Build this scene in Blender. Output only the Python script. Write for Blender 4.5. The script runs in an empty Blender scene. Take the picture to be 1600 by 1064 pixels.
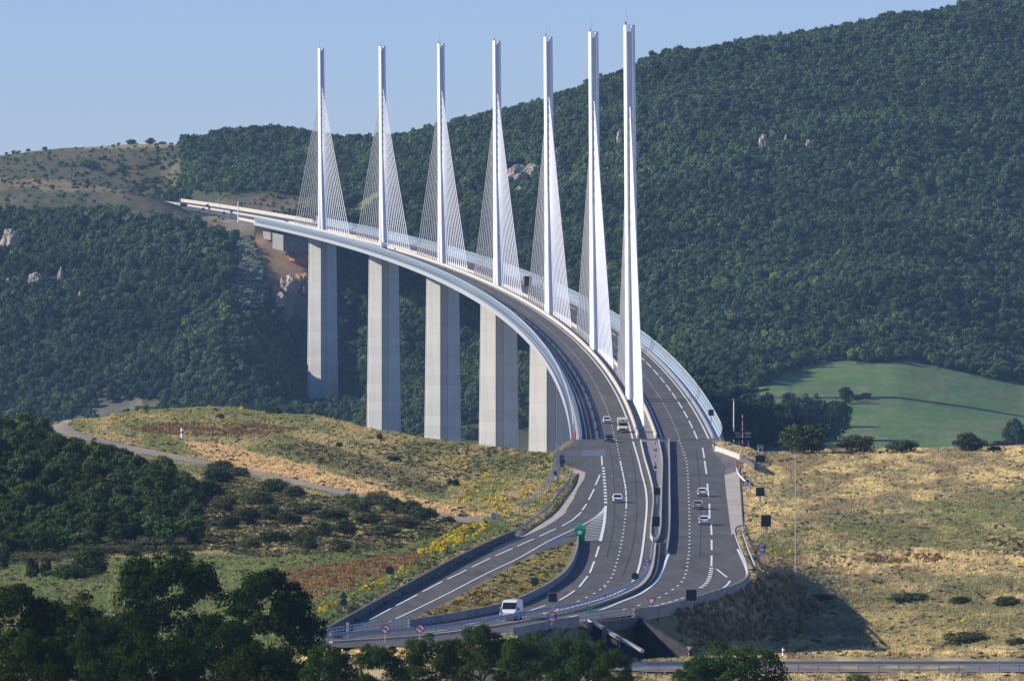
import bpy, bmesh, math, random, time
import numpy as np
from mathutils import Vector, Matrix, noise as mn
from mathutils.geometry import tessellate_polygon
T0=time.time()
random.seed(7); RNG=np.random.default_rng(7)
FP=13060.0; VH=505.0; UC=800.0            # focal length and horizon in photo pixels, used to place things by bearing and distance
C=bpy.context.scene.collection
def pt(u,v,D): return Vector(((u-UC)/FP*D, D, (VH-v)/FP*D))
# ------------------------------------------------------------------ objects helpers
def link(o,parent=None):
    C.objects.link(o)
    if parent is not None: o.parent=parent
    return o
def tag(o,label=None,cat=None,group=None,kind=None):
    if label: o['label']=label
    if cat: o['category']=cat
    if group: o['group']=group
    if kind: o['kind']=kind
    return o
def empty(name,loc=(0,0,0),rz=0,**k):
    o=bpy.data.objects.new(name,None); o.location=loc; o.rotation_euler=(0,0,rz); o.empty_display_size=.5
    link(o); return tag(o,**k)
def meshobj(name,verts,faces,mat,parent=None,smooth=False,loc=None,rz=0,**k):
    me=bpy.data.meshes.new(name); me.from_pydata([tuple(v) for v in verts],[],faces)
    mats=mat if isinstance(mat,(list,tuple)) else [mat]
    for m in mats: me.materials.append(m)
    if smooth: me.polygons.foreach_set('use_smooth',[True]*len(me.polygons))
    o=bpy.data.objects.new(name,me); link(o,parent)
    if loc is not None: o.location=loc
    o.rotation_euler=(0,0,rz)
    return tag(o,**k)
class MB:
    def __init__(s): s.v=[]; s.f=[]; s.mi=[]; s.m=0
    def add(s,vs,fs):
        n=len(s.v); s.v+=[tuple(v) for v in vs]; s.f+=[tuple(i+n for i in f) for f in fs]; s.mi+=[s.m]*len(fs); return s
    def box(s,c,d,rz=0,ry=0):
        x,y,z=d[0]/2,d[1]/2,d[2]/2
        R=Matrix.Rotation(rz,3,'Z')@Matrix.Rotation(ry,3,'Y')
        vs=[Vector(c)+R@Vector(p) for p in ((-x,-y,-z),(x,-y,-z),(x,y,-z),(-x,y,-z),(-x,-y,z),(x,-y,z),(x,y,z),(-x,y,z))]
        return s.add(vs,[(0,3,2,1),(4,5,6,7),(0,1,5,4),(1,2,6,5),(2,3,7,6),(3,0,4,7)])
    def tube(s,a,b,r,r2=None,n=6,caps=True):
        a=Vector(a);b=Vector(b);r2=r if r2 is None else r2
        d=(b-a).normalized(); x=d.orthogonal().normalized(); y=d.cross(x)
        vs=[]
        for p,rr in ((a,r),(b,r2)):
            for i in range(n):
                t=2*math.pi*i/n; vs.append(p+(x*math.cos(t)+y*math.sin(t))*rr)
        fs=[(i,(i+1)%n,n+(i+1)%n,n+i) for i in range(n)]
        if caps: fs+=[tuple(range(n-1,-1,-1)),tuple(range(n,2*n))]
        return s.add(vs,fs)
    def disc(s,c,r,th,n=24,axis='Y'):
        c=Vector(c); d=Vector((0,th/2,0)) if axis=='Y' else Vector((th/2,0,0)) if axis=='X' else Vector((0,0,th/2))
        return s.tube(c-d,c+d,r,n=n)
    def ring(s,c,r0,r1,th,n=28):
        c=Vector(c); vs=[];fs=[]
        for i in range(n):
            t=2*math.pi*i/n; e=Vector((math.cos(t),0,math.sin(t)))
            vs+=[c+e*r0+Vector((0,-th/2,0)),c+e*r1+Vector((0,-th/2,0)),c+e*r1+Vector((0,th/2,0)),c+e*r0+Vector((0,th/2,0))]
        for i in range(n):
            a=4*i;b=4*((i+1)%n)
            for k in range(4): fs.append((a+k,a+(k+1)%4,b+(k+1)%4,b+k))
        return s.add(vs,fs)
    def prism(s,poly,y0,y1):      # poly in x,z extruded along y
        n=len(poly); vs=[(x,y0,z) for x,z in poly]+[(x,y1,z) for x,z in poly]
        fs=[tuple(range(n)),tuple(range(2*n-1,n-1,-1))]+[(i,n+i,n+(i+1)%n,(i+1)%n) for i in range(n)]
        return s.add(vs,fs)
    def loft(s,secs,closed=True,caps=True):   # list of equal length rings of points
        n=len(secs[0]); base=len(s.v); vs=[p for sec in secs for p in sec]; fs=[]
        for k in range(len(secs)-1):
            for i in range(n if closed else n-1):
                j=(i+1)%n; fs.append((k*n+i,k*n+j,(k+1)*n+j,(k+1)*n+i))
        if caps and closed: fs+=[tuple(range(n-1,-1,-1)),tuple((len(secs)-1)*n+i for i in range(n))]
        return s.add(vs,fs)
    def build(s,name,mat,parent=None,smooth=False,loc=None,rz=0,fix=True,**k):
        o=meshobj(name,s.v,s.f,mat,parent,smooth,loc,rz,**k)
        if any(s.mi): o.data.polygons.foreach_set('material_index',s.mi)
        if fix:
            bm=bmesh.new(); bm.from_mesh(o.data); bmesh.ops.recalc_face_normals(bm,faces=bm.faces); bm.to_mesh(o.data); bm.free()
        return o
def copy_tree(o,parent=None,loc=None,rz=None,scale=None,label=None):
    c=o.copy(); C.objects.link(c); c.parent=parent
    if loc is not None: c.location=loc
    if rz is not None: c.rotation_euler=(0,0,rz)
    if scale is not None: c.scale=scale
    if label: c['label']=label
    for ch in list(o.children): copy_tree(ch,c)
    return c
# ------------------------------------------------------------------ materials
def mat(name,col,rough=.8,metal=0,var=0,scale=1.0,var2=None,spec=.3,bump=0,coord='Object'):
    m=bpy.data.materials.new(name); m.use_nodes=True; nt=m.node_tree; b=nt.nodes['Principled BSDF']
    b.inputs['Roughness'].default_value=rough; b.inputs['Metallic'].default_value=metal
    b.inputs['Specular IOR Level'].default_value=spec
    b.inputs['Base Color'].default_value=(*col,1)
    if var or var2:
        tc=nt.nodes.new('ShaderNodeTexCoord'); nz=nt.nodes.new('ShaderNodeTexNoise'); nz.inputs['Scale'].default_value=scale; nz.inputs['Detail'].default_value=6
        nt.links.new(tc.outputs[coord],nz.inputs['Vector'])
        r=nt.nodes.new('ShaderNodeValToRGB'); r.color_ramp.elements[0].position=.32; r.color_ramp.elements[1].position=.68
        c2=var2 if var2 else tuple(min(1,c*(1+var)) for c in col); c1=tuple(c*(1-var) for c in col) if var else col
        r.color_ramp.elements[0].color=(*c1,1); r.color_ramp.elements[1].color=(*c2,1)
        nt.links.new(nz.outputs['Fac'],r.inputs['Fac']); nt.links.new(r.outputs['Color'],b.inputs['Base Color'])
        if bump:
            bp=nt.nodes.new('ShaderNodeBump'); bp.inputs['Strength'].default_value=bump; bp.inputs['Distance'].default_value=.05
            nt.links.new(nz.outputs['Fac'],bp.inputs['Height']); nt.links.new(bp.outputs['Normal'],b.inputs['Normal'])
    return m
def asphalt_mat(name,col,patch=.32):
    m=bpy.data.materials.new(name); m.use_nodes=True; nt=m.node_tree; b=nt.nodes['Principled BSDF']; b.inputs['Roughness'].default_value=.85
    b.inputs['Specular IOR Level'].default_value=.25
    g=nt.nodes.new('ShaderNodeNewGeometry'); mp=nt.nodes.new('ShaderNodeMapping'); mp.inputs['Scale'].default_value=(1,.12,1)
    nt.links.new(g.outputs['Position'],mp.inputs['Vector'])
    n1=nt.nodes.new('ShaderNodeTexNoise'); n1.inputs['Scale'].default_value=.35; n1.inputs['Detail'].default_value=5; n1.inputs['Roughness'].default_value=.65
    nt.links.new(mp.outputs[0],n1.inputs['Vector'])
    n2=nt.nodes.new('ShaderNodeTexNoise'); n2.inputs['Scale'].default_value=3.0; n2.inputs['Detail'].default_value=3; nt.links.new(g.outputs['Position'],n2.inputs['Vector'])
    mx=nt.nodes.new('ShaderNodeMath'); mx.operation='MULTIPLY_ADD'; mx.inputs[1].default_value=.35; nt.links.new(n2.outputs['Fac'],mx.inputs[0]); nt.links.new(n1.outputs['Fac'],mx.inputs[2])
    r=nt.nodes.new('ShaderNodeValToRGB'); r.color_ramp.elements[0].position=.42; r.color_ramp.elements[1].position=.9
    r.color_ramp.elements[0].color=(*[c*(1-patch) for c in col],1); r.color_ramp.elements[1].color=(*[c*(1+patch) for c in col],1)
    nt.links.new(mx.outputs[0],r.inputs['Fac']); nt.links.new(r.outputs['Color'],b.inputs['Base Color'])
    return m
def tint_mat(name,transl=.25,rough=.7,vary=.35,noise_scale=0):
    """foliage colour comes from the 'tint' attribute of the instance or the object"""
    m=bpy.data.materials.new(name); m.use_nodes=True; nt=m.node_tree; out=nt.nodes['Material Output']; b=nt.nodes['Principled BSDF']
    b.inputs['Roughness'].default_value=rough; b.inputs['Specular IOR Level'].default_value=.0
    a=nt.nodes.new('ShaderNodeAttribute'); a.attribute_type='INSTANCER'; a.attribute_name='tint'
    l=nt.nodes.new('ShaderNodeAttribute'); l.attribute_type='GEOMETRY'; l.attribute_name='leafv'
    mr=nt.nodes.new('ShaderNodeMapRange'); mr.inputs['To Min'].default_value=1-vary; mr.inputs['To Max'].default_value=1+vary
    nt.links.new(l.outputs['Fac'],mr.inputs['Value'])
    vm=nt.nodes.new('ShaderNodeVectorMath'); vm.operation='SCALE'; nt.links.new(a.outputs['Vector'],vm.inputs[0]); nt.links.new(mr.outputs[0],vm.inputs['Scale'])
    nt.links.new(vm.outputs[0],b.inputs['Base Color'])
    t=nt.nodes.new('ShaderNodeBsdfTranslucent'); nt.links.new(vm.outputs[0],t.inputs['Color'])
    mx=nt.nodes.new('ShaderNodeMixShader'); mx.inputs[0].default_value=transl
    nt.links.new(b.outputs[0],mx.inputs[1]); nt.links.new(t.outputs[0],mx.inputs[2]); nt.links.new(mx.outputs[0],out.inputs['Surface'])
    return m
def ground_mat(name,s1=.35,s2=.05,amt=.35,rock=0.0):
    m=bpy.data.materials.new(name); m.use_nodes=True; nt=m.node_tree; b=nt.nodes['Principled BSDF']; b.inputs['Roughness'].default_value=.95
    b.inputs['Specular IOR Level'].default_value=.1
    a=nt.nodes.new('ShaderNodeAttribute'); a.attribute_name='gcol'
    g=nt.nodes.new('ShaderNodeNewGeometry')
    tot=None
    for sc,w in ((s1,amt),(s2,amt),(s1*6,amt*.6)):
        n=nt.nodes.new('ShaderNodeTexNoise'); n.inputs['Scale'].default_value=sc; n.inputs['Detail'].default_value=5; nt.links.new(g.outputs['Position'],n.inputs['Vector'])
        k=nt.nodes.new('ShaderNodeMath'); k.operation='MULTIPLY_ADD'; k.inputs[1].default_value=w*2; k.inputs[2].default_value=-w
        nt.links.new(n.outputs['Fac'],k.inputs[0])
        if tot is None: tot=k
        else:
            s=nt.nodes.new('ShaderNodeMath'); nt.links.new(tot.outputs[0],s.inputs[0]); nt.links.new(k.outputs[0],s.inputs[1]); tot=s
    o=nt.nodes.new('ShaderNodeMath'); o.inputs[1].default_value=1; nt.links.new(tot.outputs[0],o.inputs[0])
    vm=nt.nodes.new('ShaderNodeVectorMath'); vm.operation='SCALE'; nt.links.new(a.outputs['Color'],vm.inputs[0]); nt.links.new(o.outputs[0],vm.inputs['Scale'])
    nt.links.new(vm.outputs[0],b.inputs['Base Color'])
    return m
def band_mat(name,col,per,line,amt,rough=.8):
    m=mat(name,col,rough); nt=m.node_tree; b=nt.nodes['Principled BSDF']; tc=nt.nodes.new('ShaderNodeTexCoord'); sx=nt.nodes.new('ShaderNodeSeparateXYZ'); nt.links.new(tc.outputs['Object'],sx.inputs[0])
    def mth(op,a,v=None):
        n=nt.nodes.new('ShaderNodeMath'); n.operation=op; nt.links.new(a,n.inputs[0])
        if v is not None:
            if hasattr(v,'links'): nt.links.new(v,n.inputs[1])
            else: n.inputs[1].default_value=v
        return n.outputs[0]
    fr=mth('FRACT',mth('MULTIPLY',sx.outputs[2],1/per)); ln=mth('LESS_THAN',fr,line)
    wn=nt.nodes.new('ShaderNodeTexWhiteNoise'); wn.noise_dimensions='1D'; nt.links.new(mth('FLOOR',mth('MULTIPLY',sx.outputs[2],1/per)),wn.inputs['W'])
    mp=nt.nodes.new('ShaderNodeMapping'); mp.inputs['Scale'].default_value=(1,1,.06); nt.links.new(tc.outputs['Object'],mp.inputs[0])
    nz=nt.nodes.new('ShaderNodeTexNoise'); nz.inputs['Scale'].default_value=.9; nz.inputs['Detail'].default_value=6; nt.links.new(mp.outputs[0],nz.inputs['Vector'])
    t=mth('ADD',mth('MULTIPLY',wn.outputs['Value'],amt),mth('MULTIPLY',nz.outputs['Fac'],amt*2.2)); t=mth('ADD',mth('MULTIPLY',ln,-.12 if amt>.04 else -.05),t); t=mth('ADD',t,1-amt*1.6)
    vm=nt.nodes.new('ShaderNodeVectorMath'); vm.operation='SCALE'; vm.inputs[0].default_value=col; nt.links.new(t,vm.inputs['Scale']); nt.links.new(vm.outputs[0],b.inputs['Base Color']); return m
M=dict(
 asphalt=asphalt_mat('asphalt',(.098,.094,.085)), asphalt_old=asphalt_mat('asphalt_grey',(.15,.145,.14)),
 paint=mat('road_paint',(.78,.78,.76),.6,var=.12,scale=2), concrete=mat('concrete',(.52,.49,.42),.85,var=.12,scale=.4),
 pave=mat('pale_concrete',(.44,.40,.33),.9,var=.16,scale=.3), median=mat('median_concrete',(.25,.245,.235),.9,var=.2,scale=.5),
 pier=band_mat('pier_concrete',(.53,.52,.48),4.0,.04,.12), white=band_mat('white_steel',(.84,.85,.86),11.0,.012,.03,.45),
 cable=mat('white_cable',(.84,.84,.84),.5), fascia=mat('deck_steel',(.45,.46,.47),.5,var=.06,scale=.3),
 screen=mat('screen_acrylic',(.36,.44,.50),.35,spec=.5), frame=mat('screen_steel',(.42,.46,.50),.5),
 steel=mat('galvanised_steel',(.34,.38,.45),.45,metal=.3,var=.1,scale=3), steel_lt=mat('pale_steel',(.42,.43,.44),.55,metal=.1,var=.12,scale=2),
 darkwall=mat('dark_wall',(.12,.115,.11),.9,var=.25,scale=.5), dark=mat('dark_panel',(.018,.02,.026),.6),  # darkwall: dark tone, also puts shade into slip-road wall and parapet end
 signback=mat('sign_back',(.035,.055,.055),.6), red=mat('sign_red',(.45,.02,.03),.5), wht=mat('sign_white',(.85,.85,.85),.5), black=mat('sign_black',(.01,.01,.012),.5),
 green=mat('sign_green',(.0,.33,.14),.5,var=.15,scale=2), blue=mat('sign_blue',(.03,.12,.35),.5), orange=mat('orange_red',(.6,.07,.03),.6),
 wood=mat('grey_wood',(.32,.28,.22),.9,var=.2,scale=3), bark=mat('bark',(.10,.08,.06),.95,var=.3,scale=3),
 glass=mat('car_glass',(.012,.015,.02),.08,spec=.6), tyre=mat('tyre',(.02,.02,.02),.9), rim=mat('rim',(.45,.45,.46),.4,metal=.6),
 carwhite=mat('white_car_paint',(.75,.76,.77),.3,spec=.5), cardark=mat('dark_car_paint',(.04,.045,.05),.25,spec=.6), cargrey=mat('silver_car_paint',(.5,.49,.47),.3,metal=.3),
 camper=mat('camper_cream',(.62,.58,.50),.5), lamp=mat('lamp_glass',(.8,.8,.8),.15,spec=.8), lampred=mat('tail_light',(.45,.015,.015),.3), trim=mat('black_plastic',(.03,.03,.032),.6),
 wing=mat('shaded_concrete',(.035,.036,.04),.9,var=.25,scale=.5),truckbox=mat('brown_trailer',(.10,.045,.03),.7), yellow=mat('yellow_paint',(.75,.5,.03),.6), path=mat('path_gravel',(.34,.28,.20),.95,var=.15,scale=.3),  # wing: shade on the wing walls is put into this near-black colour
 earth=mat('bare_earth',(.42,.27,.17),.95,var=.25,scale=.4), rock=mat('pale_rock',(.50,.44,.37),.9,var2=(.34,.24,.16),scale=.35,bump=.5),
 rock_o=mat('orange_rock',(.50,.30,.17),.9,var2=(.30,.20,.14),scale=.3,bump=.5),
 leaf=tint_mat('leaves',.22), grass=tint_mat('grass_blades',.3,.8,.3), flower=tint_mat('flowering',.3,.7,.25), ground=ground_mat('ground_cover'),
 wrapblue=mat('blue_shadow_barrier',(.33,.35,.38),.7,var=.1,scale=1))
# ------------------------------------------------------------------ the viaduct's line
D1=1942.0; S0=-204.0; S1=2256.0; RAD=19830.0
def ax(s): return 27.95-.006*s-s*s/(2*RAD)
def dx(s): return -.006-s/RAD
def az(s): return -17.9+.03025*s
def dk(s,n,z=0):
    t=dx(s); L=math.hypot(1,t)
    return Vector((ax(s)+n/L, D1+s-n*t/L, az(s)+z))
def hroad(D):
    """metres the road lies below the camera at distance D"""
    D=np.asarray(D,float); t=np.clip(1560-D,0,510)
    h=29.46+.03025*t-.00002574*t*t+.004*np.clip(1050-D,0,None)
    return np.where(D>1560,76.65-.03025*D,h)
_Dt=np.arange(900,1900,.5); _vt=VH+FP*hroad(_Dt)/_Dt
def droad(v): return float(np.interp(-v,-_vt,_Dt))
def rp(u,v,dz=0):
    D=droad(v); return Vector(((u-UC)/FP*D,D,-float(hroad(D))+dz))
def zrd(D): return -float(hroad(D))
def dense(pts,step=6.0,smooth=True):
    """Catmull-Rom through 3D points, resampled"""
    P=[Vector(p) for p in pts]
    if len(P)<3 or not smooth:
        out=[]
        for a,b in zip(P,P[1:]):
            n=max(1,int((b-a).length/step)); out+=[a.lerp(b,i/n) for i in range(n)]
        return out+[P[-1]]
    Q=[P[0]*2-P[1]]+P+[P[-1]*2-P[-2]]; out=[]
    for i in range(1,len(Q)-2):
        p0,p1,p2,p3=Q[i-1:i+3]; n=max(1,int((p2-p1).length/step))
        for k in range(n):
            t=k/n
            # centripetal-ish damping keeps unequal spans from looping
            l01=(p1-p0).length;l12=(p2-p1).length;l23=(p3-p2).length
            m1=((p1-p0)/max(l01,1e-6)*l12+(p2-p1))/2 if l01>0 else p2-p1
            m2=((p3-p2)/max(l23,1e-6)*l12+(p2-p1))/2 if l23>0 else p2-p1
            h00=2*t**3-3*t*t+1;h10=t**3-2*t*t+t;h01=-2*t**3+3*t*t;h11=t**3-t*t
            out.append(p1*h00+m1*h10+p2*h01+m2*h11)
    return out+[P[-1]]
def rpl(pts,step=6,smooth=True,dz=0):
    L=dense([rp(u,v) for u,v in pts],step,smooth)
    return [Vector((p.x,p.y,zrd(p.y)+dz)) for p in L]
def side_normals(L):
    out=[]
    for i in range(len(L)):
        a=L[max(0,i-1)];b=L[min(len(L)-1,i+1)]; d=(b-a); d.z=0; d.normalize(); out.append(Vector((d.y,-d.x,0)))
    return out
def ribbon(mb,L,w,dz=.02):
    N=side_normals(L); secs=[[p+n*(w/2)+Vector((0,0,dz)),p-n*(w/2)+Vector((0,0,dz))] for p,n in zip(L,N)]
    return mb.loft(secs,closed=False,caps=False)
def wallmesh(mb,L,h,w,z0=-.3,top=None):
    N=side_normals(L); w2=(top if top else w)/2
    secs=[[p+n*(w/2)+Vector((0,0,z0)),p+n*w2+Vector((0,0,h)),p-n*w2+Vector((0,0,h)),p-n*(w/2)+Vector((0,0,z0))] for p,n in zip(L,N)]
    return mb.loft(secs)
def dashes(L,on,off,w,mb,start=0,dz=.02):
    acc=[0]
    for a,b in zip(L,L[1:]): acc.append(acc[-1]+(b-a).length)
    def at(s):
        for i in range(len(L)-1):
            if s<=acc[i+1]: return L[i].lerp(L[i+1],(s-acc[i])/max(1e-6,acc[i+1]-acc[i]))
        return L[-1]
    s=start
    while s+on<acc[-1]:
        n=max(1,int(on/4)); ribbon(mb,[at(s+on*k/n) for k in range(n+1)],w,dz); s+=on+off
# ------------------------------------------------------------------ terrain
NEAR={
 -600:[(250,'h',44),(900,'h',46),(1050,'h',41),(1150,'v',905),(1500,'v',720),(1640,'v',680),(1720,'h',19),(1790,'h',21),(2000,'h',80),(2400,'h',200)],
 0:[(250,'h',44),(900,'h',46),(1000,'h',41),(1150,'v',908),(1230,'v',872),(1450,'v',750),(1600,'v',690),(1700,'v',668),(1760,'h',23),(2000,'h',80),(2400,'h',200)],
 100:[(250,'h',44),(900,'h',46),(1000,'h',41),(1150,'v',908),(1230,'v',872),(1450,'v',755),(1600,'v',693),(1700,'v',664),(1800,'v',656),(1850,'h',23),(2050,'h',80),(2400,'h',200)],
 200:[(250,'h',44),(900,'h',46),(1000,'h',41),(1120,'v',922),(1230,'v',868),(1400,'v',780),(1560,'v',708),(1640,'v',695),(1850,'v',643),(1900,'h',21),(2100,'h',90),(2400,'h',200)],
 350:[(250,'h',44),(900,'h',46),(1000,'h',41),(1060,'v',955),(1130,'v',925),(1250,'v',860),(1400,'v',795),(1540,'v',735),(1600,'v',715),(1860,'v',636),(1920,'h',22),(2100,'h',80),(2400,'h',200)],
 500:[(250,'h',44),(900,'h',45),(972,'h',40.5),(988,'h',39.1),(1040,'v',975),(1120,'v',925),(1250,'v',860),(1400,'v',792),(1490,'v',761),(1600,'v',727),(1840,'v',651),(1900,'h',23.5),(2100,'h',90),(2400,'h',200)],
 620:[(250,'h',44),(900,'h',44.5),(968,'h',41),(984,'h',39.2),(1012,'h',38.45),(1153,'v',926),(1250,'v',872),(1350,'v',825),(1440,'v',789),(1600,'v',738),(1810,'v',675),(1870,'h',26.5),(2100,'h',100),(2400,'h',200)],
 700:[(250,'h',44),(900,'h',44.5),(965,'h',41),(982,'h',39.1),(1000,'h',38.5),(1240,'v',880),(1330,'v',842),(1400,'v',807),(1550,'v',765),(1790,'v',690),(1850,'h',28),(2100,'h',110),(2400,'h',200)],
 800:[(250,'h',44),(900,'h',44),(1010,'h',42),(1022,'h',40),(1032,'h',38.4),(1320,'v',850),(1400,'v',817),(1560,'v',765),(1770,'v',702),(1820,'h',29),(2100,'h',120),(2400,'h',200)],
 870:[(250,'h',44),(900,'h',44),(1030,'h',43),(1045,'h',41),(1058,'h',38.3),(1340,'v',845),(1400,'v',820),(1505,'v',775),(1600,'v',742),(1700,'v',716),(1748,'v',708),(1790,'h',31),(2000,'h',100),(2400,'h',200)],
 905:[(250,'h',44),(900,'h',44),(1035,'h',43),(1053,'h',41),(1066,'h',38.3),(1200,'r',.2),(1505,'r',.2),(1742,'r',.2),(1760,'h',30),(1850,'h',60),(2000,'h',110),(2400,'h',200)],
 1000:[(250,'h',44),(900,'h',43.6),(1048,'h',42.9),(1057,'h',42.1),(1065,'h',45.5),(1084,'h',45.5),(1090,'h',40),(1094,'h',38.2),(1300,'r',.2),(1505,'r',.2),(1742,'r',.2),(1760,'h',30),(1850,'h',60),(2000,'h',110),(2400,'h',200)],
 1060:[(250,'h',44),(900,'h',43.6),(1046,'h',42.85),(1056,'h',42.1),(1066,'h',44.5),(1080,'h',44),(1110,'h',38),(1300,'r',.2),(1505,'r',.2),(1742,'r',.2),(1760,'h',30),(1850,'h',60),(2000,'h',110),(2400,'h',200)],
 1130:[(250,'h',44),(900,'h',43.6),(1046,'h',42.85),(1056,'h',42),(1075,'h',45),(1100,'h',44),(1160,'h',37.7),(1300,'r',.2),(1505,'r',.2),(1735,'r',.2),(1750,'h',28),(1850,'h',60),(2000,'h',110),(2400,'h',200)],
 1170:[(250,'h',44),(900,'h',43.6),(1046,'h',42.85),(1057,'h',41.9),(1085,'h',46),(1130,'h',45.5),(1222,'h',37.2),(1300,'r',.1),(1505,'r',.1),(1700,'r',.1),(1738,'v',707),(1790,'h',28),(1900,'h',60),(2100,'h',120),(2400,'h',200)],
 1200:[(250,'h',44),(900,'h',43.6),(1046,'h',42.85),(1057,'h',41.9),(1100,'h',46.4),(1190,'h',47.0),(1220,'h',43.5),(1246,'h',37.0),(1340,'v',850),(1505,'v',776),(1735,'v',709),(1780,'h',27.5),(1900,'h',60),(2100,'h',120),(2400,'h',200)],
 1250:[(250,'h',44),(900,'h',43.6),(1046,'h',42.85),(1057,'h',41.9),(1110,'h',46.5),(1220,'h',47.6),(1258,'h',43),(1295,'v',892),(1350,'v',848),(1505,'v',780),(1735,'v',706),(1780,'h',27.5),(1900,'h',60),(2100,'h',120),(2400,'h',200)],
 1320:[(250,'h',44),(900,'h',43.6),(1046,'h',42.85),(1057,'h',41.8),(1120,'h',46.2),(1222,'v',1014),(1268,'v',958),(1318,'v',892),(1380,'v',845),(1520,'v',782),(1740,'v',703),(1790,'h',27.5),(1900,'h',60),(2100,'h',120),(2400,'h',200)],
 1400:[(250,'h',44),(900,'h',43.6),(1046,'h',42.85),(1057,'h',41.8),(1120,'h',45.5),(1205,'v',1014),(1262,'v',958),(1330,'v',887),(1530,'v',785),(1745,'v',701),(1800,'h',27.5),(1900,'h',60),(2100,'h',120),(2400,'h',200)],
 1600:[(250,'h',44),(900,'h',43.6),(1046,'h',42.85),(1057,'h',41.8),(1120,'v',1008),(1240,'v',945),(1340,'v',882),(1540,'v',780),(1760,'v',695),(1810,'h',27.5),(1900,'h',60),(2100,'h',120),(2400,'h',200)],
 2300:[(250,'h',44),(900,'h',43.6),(1046,'h',42.85),(1057,'h',41.8),(1120,'v',1008),(1240,'v',945),(1340,'v',882),(1540,'v',775),(1760,'v',680),(1820,'h',26),(1900,'h',60),(2100,'h',120),(2400,'h',200)]}
FAR={
 -600:[(2500,'h',240),(3000,'h',230),(3700,'h',85),(3930,'v',690),(4260,'v',345),(4520,'v',270),(4620,'v',276),(5300,'v',255),(5500,'v',256),(6500,'h',0)],
 0:[(2500,'h',240),(3000,'h',230),(3700,'h',82),(3900,'v',688),(4220,'v',348),(4480,'v',284),(4600,'v',290),(5300,'v',243),(5500,'v',246),(6500,'h',0)],
 100:[(2500,'h',240),(3000,'h',230),(3700,'h',80),(3890,'v',690),(4215,'v',346),(4470,'v',292),(4580,'v',297),(5300,'v',233),(5500,'v',236),(6500,'h',0)],
 200:[(2500,'h',240),(3000,'h',230),(3650,'h',80),(3880,'v',680),(4205,'v',346),(4450,'v',305),(4560,'v',308),(5250,'v',227),(5500,'v',232),(6500,'h',0)],
 250:[(2500,'h',240),(3000,'h',230),(3650,'h',80),(3870,'v',675),(4200,'v',354),(4430,'v',322),(4560,'v',326),(5200,'v',225),(5500,'v',230),(6500,'h',0)],
 300:[(2500,'h',240),(3000,'h',230),(3650,'h',80),(3865,'v',670),(4190,'v',364),(4380,'v',343),(4560,'v',340),(5150,'v',227),(5500,'v',232),(6500,'h',0)],
 350:[(2500,'h',240),(3000,'h',230),(3650,'h',80),(3860,'v',662),(4160,'v',388),(4230,'v',358),(4500,'v',341),(4650,'v',334),(5100,'v',228),(5500,'v',234),(6500,'h',0)],
 400:[(2500,'h',240),(3000,'h',230),(3650,'h',80),(3860,'v',658),(4000,'v',560),(4165,'v',384),(4190,'v',366),(4300,'v',355),(4650,'v',334),(5100,'v',228),(5500,'v',234),(6500,'h',0)],
 480:[(2500,'h',240),(3000,'h',230),(3600,'h',80),(3880,'v',662),(4015,'v',637),(4090,'v',500),(4175,'v',384),(4190,'v',368),(4300,'v',358),(4650,'v',334),(5050,'v',230),(5500,'v',236),(6500,'h',0)],
 560:[(2500,'h',240),(3000,'h',230),(3600,'h',80),(3800,'v',672),(4020,'v',625),(4200,'v',420),(4600,'v',330),(5000,'v',238),(5400,'v',244),(6500,'h',0)],
 620:[(2500,'h',240),(3000,'h',220),(3500,'h',80),(3650,'v',690),(3900,'v',610),(4250,'v',400),(4900,'v',232),(5200,'v',237),(6500,'h',0)],
 700:[(2500,'h',240),(3000,'h',200),(3400,'h',80),(3550,'v',700),(3900,'v',590),(4300,'v',390),(4850,'v',218),(5200,'v',222),(6500,'h',0)],
 850:[(2500,'h',240),(3000,'h',180),(3300,'h',80),(3450,'v',712),(3900,'v',565),(4300,'v',380),(4800,'v',178),(5200,'v',182),(6500,'h',0)],
 1000:[(2500,'h',240),(3000,'h',170),(3250,'h',80),(3400,'v',712),(3800,'v',595),(4200,'v',400),(4750,'v',127),(5200,'v',132),(6500,'h',0)],
 1120:[(2500,'h',240),(3000,'h',150),(3200,'h',70),(3350,'v',715),(3700,'v',605),(4200,'v',385),(4750,'v',97),(5200,'v',104),(6500,'h',0)],
 1250:[(2500,'h',240),(3000,'h',150),(3200,'h',70),(3350,'v',714),(3600,'v',645),(3850,'v',565),(4250,'v',365),(4800,'v',73),(5200,'v',79),(6500,'h',0)],
 1400:[(2500,'h',240),(3000,'h',150),(3200,'h',70),(3350,'v',714),(3600,'v',645),(3850,'v',566),(4300,'v',330),(4850,'v',45),(5200,'v',50),(6500,'h',0)],
 1600:[(2500,'h',240),(3000,'h',150),(3200,'h',70),(3350,'v',714),(3700,'v',645),(3900,'v',592),(4350,'v',340),(4950,'v',3),(5300,'v',8),(6500,'h',0)],
 2300:[(2500,'h',240),(3000,'h',150),(3200,'h',70),(3350,'v',714),(3700,'v',640),(3900,'v',585),(4350,'v',300),(5100,'v',-200),(5300,'v',-200),(6500,'h',0)]}
def row_h(e):
    D,k,val=e
    return (val-VH)/FP*D if k=='v' else float(hroad(D))+val if k=='r' else val
DR=np.concatenate([np.arange(250,900,25),np.arange(900,1900,4.),np.arange(1900,3200,50),np.arange(3200,5400,15.),np.arange(5400,6600,120)])
def table(tab,U,Ds):
    ks=sorted(tab); cols=np.array([np.interp(Ds,[e[0] for e in tab[k]],[-row_h(e) for e in tab[k]]) for k in ks])
    out=np.empty((len(U),len(Ds)))
    for j in range(len(Ds)): out[:,j]=np.interp(U,ks,cols[:,j])
    return out
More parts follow.
